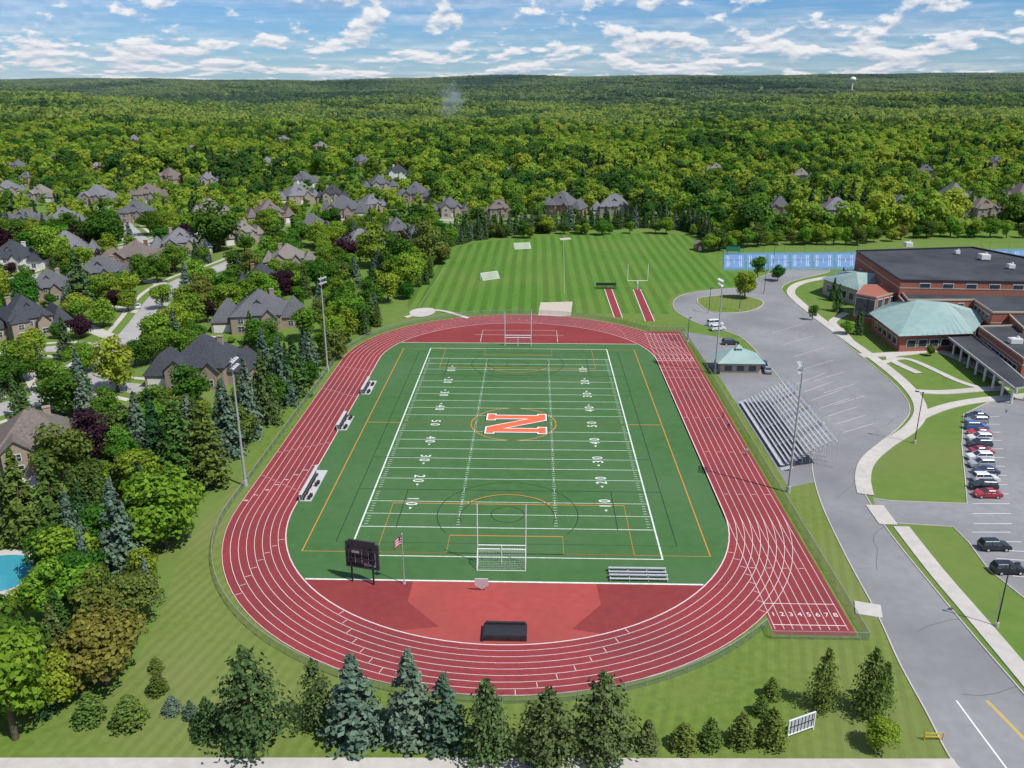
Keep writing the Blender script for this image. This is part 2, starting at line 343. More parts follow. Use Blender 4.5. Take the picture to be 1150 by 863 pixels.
fence('track_fence',[(xr,243.8),(xr,95.0),(XC+RF*math.cos(-.728),95.0)]+arcb+arct+[(XC+RF*math.cos(.65),243.8)],1.3,closed=True)
# ------------------------------------------------------------ pavements, roads (right side)
ROAD=GP([(1090,880),(1066,850),(1040,800),(1010,745),(985,690),(950,625),(922,565),(912,525),(914,500),(900,470),(880,432),(858,405),(830,378),(790,366),(762,352),(756,340),(768,331),(800,326),(838,322),(852,312),(880,304),(925,302),(930,306),(905,312),(885,318),(878,326),(890,338),(915,356),(945,382),(985,415),(1010,438),(1022,460),(1010,480),(985,500),(968,520),(965,540),(975,562),(1000,600),(1040,650),(1100,722),(1160,792),(1230,880),(1290,1000),(1160,1000)])
ROADs=smooth(ROAD,n=4)
rd=empty('access_road'); sheet('asphalt_surface',ROADs,.012,M['asphalt'],rd)
m=MB(); m.strip(ROADs,.18,.0,closed=True,h=.12); m.build('kerb',M['conc'],rd)
m=MB()
wl=smooth(GP([(1074,787),(1102,825),(1134,868),(1180,930)]),False); m.strip(wl,.18,.02)
m.build('white_line',M['white'],rd)
m=MB(); yl=smooth(GP([(1108,787),(1150,830),(1200,885)]),False); m.strip(yl,.14,.02,off=.12); m.strip(yl,.14,.02,off=-.12)
m.build('yellow_line',M['yellow'],rd)
m=MB()
for k in range(7):
    p=G(868+k*11.5,382+k*13.5-8); q=G(868+k*11.5+34,382+k*13.5-18); m.strip([p,q],.1,.02)
for k in range(7):
    p=G(893+k*9,432+k*9); q=G(927+k*9,419+k*9.5); m.strip([p,q],.1,.02)
m.build('stall_lines',M['lane'],rd)
m=MB(); rs=random.Random(4)
for (u,v) in((860,350),(900,380),(930,420),(960,450),(930,500),(940,560),(985,640),(1030,710),(1080,780),(880,330),(990,480)):
    x,y=G(u,v); a=rs.uniform(0,3.1); pts=[(x,y)]
    for k in range(9): a+=rs.uniform(-.35,.35); x+=2.2*math.cos(a); y+=2.2*math.sin(a); pts.append((x,y))
    m.strip(pts,.12,.016)
m.build('crack_sealant',flat('bitumen_sealant',(.13,.13,.135),.7),rd)
m=MB(); m.poly([(46.6,140),(60,146),(62,200),(56,236),(43.8,243.5),(46.6,200)],.02); m.build('stand_pavement',M['asphalt'])
PL=GP([(980,560),(1000,563),(1086,566),(1084,540),(1080,500),(1082,466),(1110,452),(1165,446),(1240,446),(1330,620),(1340,800),(1260,790),(1190,720),(1150,672),(1110,640),(1088,610),(1070,592),(1006,588),(990,585)])
lot=empty('parking_lot'); sheet('asphalt_surface',PL,.018,M['asphalt'],lot)
m=MB(); m.strip(PL,.16,.0,closed=False,h=.115); m.build('kerb',M['conc'],lot)
m=MB()
for k in range(13):
    v=468+k*8.6+k*k*.12; m.strip([G(1084+k*.8,v),G(1122+k*1.2,v)],.12,.026)
for k in range(6): m.strip([G(1092+k*9,598+k*9.8),G(1135+k*12,598+k*11)],.12,.026)
m.build('stall_lines',M['white'],lot)
WN=[0]
def walk(pts,w,name='sidewalk'):
    WN[0]+=1; m=MB(); P=smooth(GP(pts),False,6); m.strip(P,w,0,h=.128+WN[0]*.005); m.build(name,M['conc']); return P
walk([(1175,788),(1106,706),(1052,643),(1012,592)],2.6)
walk([(998,590),(982,568)],3.0)
walk([(972,556),(969,536),(975,518),(995,500),(1022,482),(1034,462),(1024,440),(996,414),(955,384),(925,362),(898,340),(888,328),(900,318),(940,310),(965,306)],2.8)
walk([(1030,470),(1060,458),(1100,450),(1160,444)],2.6)
walk([(1024,440),(1060,441),(1100,438),(1130,436)],2.6)
walk([(966,400),(1010,398),(1060,396),(1130,430)],3.2)
walk([(990,408),(1020,404),(1075,428),(1100,436)],1.8)
walk([(955,384),(945,372),(935,362),(950,352)],2.4)
walk([(1010,398),(1000,404),(1032,420)],2.2)
walk([(-300,861),(0,860),(500,860),(900,861),(1075,861)],1.9)
walk([(455,357),(490,349),(526,358)],1.6); walk([(990,688),(960,683)],3.2)
pad=smooth(GP([(460,351),(470,347),(486,347),(488,352),(478,356),(464,356)])); sheet('concrete_pad',pad,.16,M['conc'])
m=MB(); isl=smooth(GP([(783,337),(800,333),(830,332),(852,337),(857,342),(845,349),(820,352),(795,349)])); m.prism(isl,0,.15); m.build('traffic_island',M['near'])
m=MB(); m.strip(isl,.25,0,closed=True,h=.18); m.build('island_kerb',M['conc'])
# ------------------------------------------------------------ practice field
PF=smooth(GP([(470,350),(458,338),(470,318),(492,292),(520,276),(580,268),(650,263),(745,263),(778,268),(790,285),(812,303),(838,312),(820,322),(775,326),(752,336),(752,352),(735,352),(640,352),(560,352)]),n=4)
sheet('practice_field',PF,.01,M['practice'])
m=MB(); sp=GP([(607,340),(643,339),(641,355),(604,356)]); m.poly(sp,.03); m.build('sand_pit',M['sand'])
for a in([(679,325),(687,325),(699,357),(690,357)],[(711,325),(719,325),(735,361),(725,361)]):
    e=empty('jump_runway'); q=GP(a); sheet('rubber_surface',q,.024,M['track'],e); m=MB(); m.strip(q,.18,.032,closed=True); m.build('border_line',M['white'],e)
sheet('dirt_patch',GP([(628,268),(640,267),(642,269),(630,270)]),.02,M['sand'])
m=MB()
for a in([(500,300),(470,345)],[(633,270),(634,330)]): m.strip(GP(a),.2,.02)
m.strip(GP([(560,285),(720,280),(735,300),(548,306)]),.12,.02,closed=True); m.build('faded_pitch_lines',noise_mat('faded_paint',(.16,.24,.12),(.26,.32,.19),scale=1))
def quadlerp(q,u,v):
    a=Vector(q[0]).lerp(Vector(q[1]),u); b_=Vector(q[3]).lerp(Vector(q[2]),u); p=a.lerp(b_,v); return (p.x,p.y)
def courts(Q,n):
    e=empty('tennis_courts'); q=GP(Q); sheet('court_surround',q,.016,M['cgreen'],e)
    B=MB();W=MB();Nn=MB()
    for k in range(n):
        u0=(k+.06)/n;u1=(k+.94)/n; c=[quadlerp(q,u0,.12),quadlerp(q,u1,.12),quadlerp(q,u1,.88),quadlerp(q,u0,.88)]
        B.poly(c,.026); ic=[quadlerp(c,.14,.1),quadlerp(c,.86,.1),quadlerp(c,.86,.9),quadlerp(c,.14,.9)]
        W.strip(ic,.15,.034,closed=True)
        for v in(.3,.7): W.strip([quadlerp(ic,.12,v),quadlerp(ic,.88,v)],.2,.036)
        for u in(.12,.88): W.strip([quadlerp(ic,u,0),quadlerp(ic,u,1)],.12,.038)
        W.strip([quadlerp(ic,.5,.3),quadlerp(ic,.5,.7)],.12,.04)
        a=quadlerp(ic,-.05,.5); b_=quadlerp(ic,1.05,.5); Nn.add([(*a,.05),(*b_,.05),(*b_,.95),(*a,.95)],[(0,1,2,3)])
        for pp in(a,b_): Nn.cyl((*pp,0),(*pp,1.05),.05,n=4)
    B.build('playing_surface',M['blue'],e);W.build('court_lines',M['white'],e);Nn.build('tennis_net',M['mesh'],e)
    fence('court_fence',q,3.0,closed=True,step=9,mesh=False)
courts([(812,304),(962,303),(962,283),(812,284)],6)
courts([(1108,297),(1200,301),(1200,279),(1100,280)],3)
# ------------------------------------------------------------ goals
def combined_goal(x,y,s):
    e=empty('football_goal',(x,y,0),0 if s>0 else math.pi); m=MB(); w=3.66
    for sx in(-w,w):
        m.cyl((sx,0,0),(sx,0,10),.07,n=8)
        m.cyl((sx,0,2.44),(sx,-1.0,2.44),.05,n=6); m.cyl((sx,-1.0,2.44),(sx,-2.2,0),.05,n=6); m.cyl((sx,0,.05),(sx,-2.2,.05),.05,n=6)
    m.cyl((-w,0,2.44),(w,0,2.44),.08,n=8); m.cyl((-w,0,3.1),(w,0,3.1),.08,n=8); m.cyl((-w,-2.2,.05),(w,-2.2,.05),.05,n=6); m.cyl((0,-.1,0),(0,-.1,3.1),.06,n=6)
    m.build('frame',M['white'],e)
    n=MB()
    def grid(p00,p10,p11,p01,nu,nv):
        p=[Vector(q) for q in(p00,p10,p11,p01)]
        for i in range(nu+1):
            t=i/nu; n.cyl(p[0].lerp(p[1],t),p[3].lerp(p[2],t),.008,n=3,caps=False)
        for i in range(nv+1):
            t=i/nv; n.cyl(p[0].lerp(p[3],t),p[1].lerp(p[2],t),.008,n=3,caps=False)
    grid((-w,-2.2,.05),(w,-2.2,.05),(w,-1,2.44),(-w,-1,2.44),30,10)
    for sx in(-w,w): grid((sx,0,.05),(sx,-2.2,.05),(sx,-1,2.44),(sx,0,2.44),8,9)
    grid((-w,-1,2.44),(w,-1,2.44),(w,0,2.44),(-w,0,2.44),30,4)
    n.build('net_cords',M['white'],e)
combined_goal(XC-.4,112.9,1); combined_goal(XC-.2,227.0,-1)
def soccer_goal(u,v,rz,sc=1):
    x,y=G(u,v); e=empty('soccer_goal',(x,y,0),rz); m=MB(); w=3.66*sc
    for sx in(-w,w): m.cyl((sx,0,0),(sx,0,2.4),.09,n=6); m.cyl((sx,0,2.4),(sx,-2,0),.06,n=6); m.cyl((sx,0,.05),(sx,-2,.05),.05,n=6)
    m.cyl((-w,0,2.4),(w,0,2.4),.09,n=6); m.cyl((-w,-2,.05),(w,-2,.05),.06,n=6); m.build('frame',M['white'],e)
    n=MB(); n.add([(-w,0,2.38),(w,0,2.38),(w,-2,.06),(-w,-2,.06)],[(0,1,2,3)]); n.build('net',M['net'],e)
soccer_goal(549,313,.6); soccer_goal(586,279,.3)
x,y=G(716,326); e=empty('goal_post',(x,y,0)); m=MB()
m.cyl((0,0,0),(0,0,2.2),.12,n=8); m.cyl((0,0,2.2),(0,1.4,3.05),.11,n=8); m.cyl((-3.56,1.4,3.05),(3.56,1.4,3.05),.1,n=8)
for s in(-3.56,3.56): m.cyl((s,1.4,3.05),(s,1.4,9.2),.08,n=8)
m.build('frame',M['white'],e)
# ------------------------------------------------------------ bleachers
def bleacher(name,x,y,rz,length,rows,rise=.32,run=.75,z0=.3):
    e=empty(name,(x,y,0),rz); S=MB();P=MB()   # rows climb towards +X local, length on Y
    for k in range(rows):
        zz=z0+k*rise
        S.box((k*run+.12,0,zz+.22),(.28,length,.05)); S.box((k*run+.48,0,zz-.12),(.40,length,.04))
        if rows>6: S.box((k*run+.28,0,zz+.02),(.02,length,.18))
    n=max(2,int(length/2.4))
    for i in range(n+1):
        yy=-length/2+.1+(length-.2)*i/n
        P.cyl((0,yy,z0-.1),(rows*run-.2,yy,z0+rows*rise-.2),.045,n=4)
        for k in range(0,rows,2 if rows>6 else 1): P.cyl((k*run+.2,yy,0),(k*run+.2,yy,z0+k*rise+.1),.035,n=4)
        P.cyl((0,yy,.06),(rows*run,yy,.06),.04,n=4)
        if rows>6 and i<n:
            y2=-length/2+.1+(length-.2)*(i+1)/n
            P.cyl((rows*run-.1,yy,0),(rows*run-.1,y2,z0+rows*rise),.025,n=4)
        if rows>6: P.cyl((rows*run,yy,0),(rows*run,yy,z0+rows*rise+1.0),.04,n=4)
    if rows>6:
        for hz in(.4,.75,1.05): P.cyl((rows*run,-length/2,z0+rows*rise+hz),(rows*run,length/2,z0+rows*rise+hz),.03,n=4)
        for s in(-1,1):
            for hz in(.5,1.0): P.cyl((.2,s*length/2,z0+hz),(rows*run,s*length/2,z0+rows*rise+hz),.03,n=4)
        for yy in(-length*.25,length*.02,length*.28):
            for k in range(rows*2): S.box((k*run/2+.2,yy,z0+k*rise/2-.02),(.34,1.2,.06))
            for k in range(0,rows,3): P.cyl((k*run+.3,yy,z0+k*rise),(k*run+.3,yy,z0+k*rise+.95),.025,n=4); P.cyl((k*run+.3,yy,z0+k*rise+.95),((k+1.6)*run+.3,yy,z0+(k+1.6)*rise+.95),.025,n=4)
        P.cyl((-.9,-length/2,1.5),(-.9,length/2,1.5),.03,n=4)
        S.box((-.55,0,.55),(.9,length,.05))
        for i in range(n+1): P.cyl((-.9,-length/2+length*i/n,0),(-.9,-length/2+length*i/n,1.5),.03,n=4)
        for yy in(-length/2-.9,length/2+.9):
            for k in range(7): S.box((k*.32-1.0,yy,.1+k*.09),(.3,1.3,.05))
    S.build('seat_planks',M['alu'],e); P.build('frame',M['galv'],e)
bleacher('grandstand',48.3,165.5,0,34,13,rise=.40,run=.72,z0=.9)
def team_area(u,v,ln):
    x,y=G(u,v); e=empty('team_bench_shelter',(x,y,0)); m=MB()
    m.box((-.5,0,.12),(2.0,ln,.16)); m.box((-1.55,0,.75),(.08,ln,1.0)); m.box((-1.35,0,1.32),(.6,ln,.06)); m.build('platform_and_screen',M['bench'],e)
    b_=MB()
    for k in range(int(ln/2.6)):
        yy=-ln/2+1.3+k*2.6; b_.box((-.85,yy,.60),(.4,2.4,.07)); b_.box((-1.07,yy,.93),(.06,2.4,.4))
        for s in(-1,1): b_.box((-.85,yy+s*1.0,.38),(.3,.07,.42))
        if k%2==0: b_.box((.1,yy+.3,.48),(.5,.8,.55)); b_.cyl((0,yy-.7,.2),(0,yy-.7,.85),.28,n=8)
    b_.build('benches_and_coolers',M['dark'],e)
    p=MB()
    for yy in(-ln/2+.05,-ln/6,ln/6,ln/2-.05): p.cyl((-1.52,yy,0),(-1.52,yy,1.36),.05,n=6); p.cyl((-1.08,yy,0.2),(-1.08,yy,1.3),.035,n=6)
    p.build('posts',M['galv'],e)
team_area(417,436,9.5); team_area(391,476,8); team_area(356,546,12.5)
for dy in(0,1.9): bleacher('low_bench_bleacher',*( (G(716,646)[0],G(716,646)[1]-dy) ),math.pi/2,8.6,2,rise=.3,run=.6)
# ------------------------------------------------------------ high jump mat, scoreboard, flag, shield
x,y=G(567,720); e=empty('high_jump_mat',(x,y+1.4,0)); m=MB()
m.prism([(-2.9,-1.5),(2.9,-1.5),(2.9,1.5),(-2.9,1.5)],0.03,.72)
m.build('black_cover',noise_mat('vinyl_cover',(.012,.012,.014),(.03,.03,.033),scale=1.5,rough=.35,spec=.5,bump=.6),e)
e.children[0].modifiers.new('b','BEVEL').width=.12
m=MB(); m.box((0,0,.76),(5.5,2.7,.06)); m.box((0,1.2,.95),(5.4,.35,.35)); m.box((-2.9,-.2,.4),(.12,3.1,.5)); m.build('top_seam',M['dark'],e)
x,y=G(408,655); e=empty('scoreboard',(x,y,0),math.radians(-14)); m=MB()
for sx in(-1.7,1.7): m.box((sx,0,3.2),(.22,.22,6.4))
for zz in(2.7,4.1,5.5): m.box((0,-.16,zz),(5.0,.1,.14))
m.build('posts',M['dark'],e)
m=MB(); m.box((0,.28,4.0),(5.2,.34,3.2)); m.box((0,.3,6.1),(5.2,.3,.9)); m.box((0,.3,6.75),(4.2,.25,.3)); m.build('panel',flat('scoreboard_back',(.045,.045,.05),.5),e)
m=MB(); m.box((-1.2,.08,5.1),(1.6,.05,.5)); m.box((1.2,.08,3.1),(1.8,.05,.4))
for k in range(5): m.box((-2.1+k*1.05,.08,4.3),(.05,.05,2.4))
m.build('access_hatch',M['galv'],e)
m=MB(); m.box((0,.47,4.3),(4.6,.03,.9)); m.build('display_face',M['norange'],e)
x,y=G(454,656); e=empty('flagpole',(x,y,0)); m=MB(); m.cyl((0,0,0),(0,0,8.2),.09,.05,n=8); m.cyl((0,0,8.2),(0,0,8.35),.12,n=8); m.cyl((0,0,0),(0,0,.25),.25,n=8); m.build('pole',M['galv'],e)
m=MB(); nu=10
for r_ in range(7):
    vs=[]
    for i in range(nu+1):
        t=i/nu
        for zz in(7.9-r_*.2,7.9-(r_+1)*.2): vs.append((-.08-t*1.25,math.sin(t*7)*.14*t,zz-1.0*t*t))
    m.add(vs,[(2*i,2*i+1,2*i+3,2*i+2) for i in range(nu)],r_%2)
m.add([(-.08,.015,7.92),(-.6,.03,7.72),(-.6,.03,7.1),(-.08,.015,7.2)],[(0,1,2,3)],2)
m.build('flag',[flat('flag_red',(.5,.03,.04)),M['white'],flat('flag_blue',(.02,.04,.2))],e)
x,y=G(541,663); e=empty('shield_sign',(x,y,0)); m=MB()
pts=[(-.95,2.2),(.95,2.2),(1.0,.95),(0,.15),(-1.0,.95)]
m.add([(p[0],-.04-p[1]*.2,p[1]) for p in pts]+[(p[0],.05-p[1]*.2,p[1]) for p in pts],[(0,4,3,2,1),(5,6,7,8,9)]+[(i,(i+1)%5,5+(i+1)%5,5+i) for i in range(5)]); m.build('panel',M['white'],e)
m=MB(); m.cyl((-.5,.05,0),(-.5,-.25,1.8),.05); m.cyl((.5,.05,0),(.5,-.25,1.8),.05); m.build('legs',M['galv'],e)
# ------------------------------------------------------------ stadium lights & street lamps
def stadium_light(x,y,aim,h=24.5):
    e=empty('stadium_light',(x,y,0),aim); m=MB(); m.cyl((0,0,0),(0,0,1.2),.42,.40,n=12); m.cyl((0,0,1.2),(0,0,h),.24,.12,n=12); m.build('pole',M['galv'],e)
    m=MB()
    for zz in(h-1.5,h-.3): m.box((0,.2,zz),(3.0,.12,.12))
    for sx in(-.6,.6): m.box((sx,.2,h-.9),(.1,.1,1.4))
    m.build('crossarms',M['galv'],e)
    m=MB()
    for zz in(h-1.5,h-.3):
        for k in range(4):
            X=-1.25+k*.83; m.cyl((X,.35,zz+.1),(X,.8,zz-.2),.14,.28,n=10)
    m.build('floodlights',M['alu'],e)
stadium_light(*G(276,546),math.radians(-90)); stadium_light(*G(368,417),math.radians(-110)); stadium_light(*G(885,553),math.radians(80)); stadium_light(*G(803,420),math.radians(100))
def lamp(u,v,h=9,rz=0):
    x,y=G(u,v); e=empty('street_lamp',(x,y,0),rz); m=MB(); m.cyl((0,0,0),(0,0,.7),.28,n=10); m.build('base',M['conc'],e)
    m=MB(); m.cyl((0,0,.7),(0,0,h),.1,.07,n=8); m.cyl((0,0,h-.1),(.9,0,h+.05),.05,n=6); m.box((1.15,0,h+.05),(.75,.4,.16)); m.box((-.0,0,h+.05),(.3,.3,.12)); m.build('pole_and_head',M['dark'],e)
lamp(1119,704,9.6,.3); lamp(1027,498,11,2.6); lamp(830,350,9,0)
for u,v,h in((772,385,7),(796,352,8),(858,330,8),(868,300,8),(1165,470,9)): lamp(u,v,h,1)
x,y=G(898,824); e=empty('entrance_sign',(x,y,0),math.radians(25)); m=MB()
m.box((0,0,1.45),(3.6,.16,1.9)); m.build('panel',flat('sign_panel',(.45,.47,.5)),e)
m=MB(); m.box((0,-.1,2.45),(3.8,.1,.12)); m.box((0,-.1,.45),(3.8,.1,.12)); m.box((-1.85,-.1,1.2),(.12,.12,2.5)); m.box((1.85,-.1,1.2),(.12,.12,2.5)); m.build('frame',M['white'],e)
m=MB()
for k in range(7): m.box((-1.5+k*.5,-.1,1.45),(.07,.05,1.85))
m.box((0,-.1,1.45),(3.5,.05,.08)); m.build('ribs',M['dark'],e)
x,y=G(1048,832); e=empty('road_barrier',(x,y,0)); m=MB()
for sx in(-1,1): m.cyl((sx*1.0,0,0),(sx*1.0,0,1.1),.06)
m.box((0,.03,.95),(2.2,.06,.18)); m.box((0,.03,.5),(2.2,.06,.14)); m.build('rails',M['yellow'],e)
# ------------------------------------------------------------ vehicles
paint={}
M['tl']=flat('tail_light_red',(.4,.02,.02))
def car(x,y,rz,col,kind='sedan'):
    key=tuple(col)
    if key not in paint:
        mm=flat('car_paint_%d'%len(paint),col,.25,spec=.6); mm.node_tree.nodes['Principled BSDF'].inputs['Coat Weight'].default_value=.6; paint[key]=mm
    e=empty('parked_car' if kind!='van' else 'parked_van',(x,y,.02),rz)
    if kind=='sedan': prof=[(-2.3,.35),(-2.32,.75),(-2.2,.95),(-1.55,1.02),(-1.1,1.08),(.75,1.05),(1.9,.88),(2.28,.7),(2.32,.4),(2.2,.28),(-2.2,.28)]; cab=[(-1.65,1.0),(-1.0,1.45),(.15,1.47),(1.0,1.02)]
    elif kind=='suv': prof=[(-2.35,.4),(-2.38,.9),(-2.3,1.12),(-1.6,1.16),(.85,1.14),(1.95,1.02),(2.3,.85),(2.36,.45),(2.2,.32),(-2.2,.32)]; cab=[(-2.2,1.12),(-1.95,1.72),(.25,1.74),(1.1,1.12)]
    else: prof=[(-2.5,.4),(-2.5,1.1),(-2.4,1.3),(1.3,1.25),(2.2,1.05),(2.45,.8),(2.45,.45),(2.3,.32),(-2.3,.32)]; cab=[(-2.42,1.25),(-2.3,2.0),(.9,2.0),(1.7,1.2)]
    B=MB(); n=len(prof); W=.93; vs=[]
    for yy,k in((-W,.94),(-W+.1,1.0),(W-.1,1.0),(W,.94)):
        for px,pz in prof: vs.append((px*(.985 if abs(yy)==W else 1),yy,.65+(pz-.65)*k))
    fs=[]
    for r_ in range(3): fs+=[(r_*n+i,r_*n+(i+1)%n,(r_+1)*n+(i+1)%n,(r_+1)*n+i) for i in range(n)]
    fs+=[tuple(range(n-1,-1,-1)),tuple(range(3*n,4*n))]
    B.add(vs,[tuple(reversed(f)) for f in fs])
    (a0,z0),(a1,z1),(a2,z2_),(a3,z3)=cab
    B.add([(a1-.02,-.63,z1+.03),(a2+.02,-.63,z2_+.03),(a2+.02,.63,z2_+.03),(a1-.02,.63,z1+.03),(a1-.02,-.7,z1-.04),(a2+.02,-.7,z2_-.04),(a2+.02,.7,z2_-.04),(a1-.02,.7,z1-.04)],[(0,1,2,3),(4,5,1,0),(5,6,2,1),(6,7,3,2),(7,4,0,3)])
    for s in(-1,1):
        for (p,q) in(((a0,z0),(a1,z1)),((a3,z3),(a2,z2_))): B.cyl((p[0],s*.84,p[1]),(q[0],s*.66,q[1]),.045,n=4)
        xm=(a1+a2)/2; B.cyl((xm,s*.845,z0),(xm,s*.67,z1),.045,n=4)
        B.box((.85*a3,s*1.0,z0+.05),(.2,.16,.13))
    B.build('body',paint[key],e)
    g=MB(); w0=.84;w1=.66
    g.add([(a0,-w0,z0-.03),(a3,-w0,z3-.03),(a2,-w1,z2_-.01),(a1,-w1,z1-.01),(a0,w0,z0-.03),(a3,w0,z3-.03),(a2,w1,z2_-.01),(a1,w1,z1-.01)],[(0,1,2,3),(7,6,5,4),(4,0,3,7),(1,5,6,2)]); g.build('windows',M['glass'],e)
    w=MB();hb=MB()
    for sx in(-1.4,1.42):
        for s in(-1,1): w.cyl((sx,s*.72,.33),(sx,s*.955,.33),.34,n=14); hb.cyl((sx,s*.955,.33),(sx,s*.97,.33),.2,n=10)
    w.build('tyres',M['tyre'],e); hb.build('hubcaps',M['alu'],e)
    l=MB(); 
    for s in(-1,1): l.box((2.3,s*.65,.7),(.06,.35,.14))
    l.build('headlights',M['whitewall'],e); l=MB()
    for s in(-1,1): l.box((-2.33,s*.68,.82),(.05,.3,.14))
    l.build('tail_lights',M['tl'],e)
cols=[(.02,.03,.04),(.25,.26,.28),(.05,.15,.35),(.45,.03,.03),(.7,.7,.7),(.04,.04,.05),(.4,.03,.04),(.75,.75,.74),(.35,.37,.4),(.03,.05,.12),(.7,.7,.69),(.02,.02,.022),(.38,.02,.03)]
yA=G(1098,470)[1]; yB=G(1106,558)[1]
for k,c in enumerate(cols):
    t=k/(len(cols)-1); y=yA+(yB-yA)*t; xx=G(1097,470)[0]+(G(1107,558)[0]-G(1097,470)[0])*t
    car(xx+random.uniform(-.5,.5),y+random.uniform(-.12,.12),math.pi*(k%4!=2)+random.uniform(-.04,.04),c,['sedan','suv','suv'][k%3])
car(*G(1116,617),0.03,(.015,.017,.022),'suv'); car(*G(1131,643),0.03,(.012,.012,.014),'suv')
for u,v,c,k,r in((820,387,(.03,.03,.035),'suv',.1),(803,366,(.75,.75,.75),'van',.3),(806,371,(.7,.7,.68),'suv',.3),(857,412,(.05,.06,.07),'suv',1.4),(862,418,(.3,.3,.32),'sedan',1.4)):
    car(*G(u,v),r,c,k)
# ------------------------------------------------------------ buildings
def hip(b,x0,x1,y0,y1,z,rise,ov=.5,mi=0):
    x0-=ov;x1+=ov;y0-=ov;y1+=ov; w=x1-x0;d=y1-y0
    if w>=d: r=[(x0+d/2*.95,(y0+y1)/2),(x1-d/2*.95,(y0+y1)/2)]
    else: r=[((x0+x1)/2,y0+w/2*.95),((x0+x1)/2,y1-w/2*.95)]
    v=[(x0,y0,z),(x1,y0,z),(x1,y1,z),(x0,y1,z),(*r[0],z+rise),(*r[1],z+rise)]
    if w>=d: f=[(0,1,5,4),(1,2,5),(2,3,4,5),(3,0,4)]
    else: f=[(0,1,4),(1,2,5,4),(2,3,5),(3,0,4,5)]
    b.add(v,f+[(3,2,1,0)],mi)
def gable(b,wl,x0,x1,y0,y1,z,rise,ov=.4):
    xm=(x0+x1)/2; o=ov
    sl=rise/((x1-x0)/2); v=[(x0-o,y0-o,z-o*sl),(xm,y0-o,z+rise),(x1+o,y0-o,z-o*sl),(x0-o,y1,z-o*sl),(xm,y1,z+rise),(x1+o,y1,z-o*sl)]
    t=.18; v2=[(p[0],p[1],p[2]+t) for p in v]
    b.add(v+v2,[(6,7,10,9),(7,8,11,10),(1,0,3,4),(2,1,4,5),(0,1,7,6),(1,2,8,7),(3,0,6,9),(2,5,11,8)])
    wl.add([(x0,y0,z),(x1,y0,z),(xm,y0,z+rise)],[(0,1,2)])
def windows(w,g,xs_,y,z,ww,wh,face=-1,ax=0):
    for x in xs_:
        if ax==0: w.box((x,y+face*.03,z),(ww+.22,.08,wh+.22)); g.box((x,y+face*.06,z),(ww,.08,wh)); w.box((x,y+face*.085,z),(.06,.08,wh)); w.box((x,y+face*.083,z),(ww,.07,.06))
        else: w.box((y+face*.03,x,z),(.08,ww+.22,wh+.22)); g.box((y+face*.06,x,z),(.08,ww,wh)); w.box((y+face*.085,x,z),(.08,.06,wh))
HX=[]
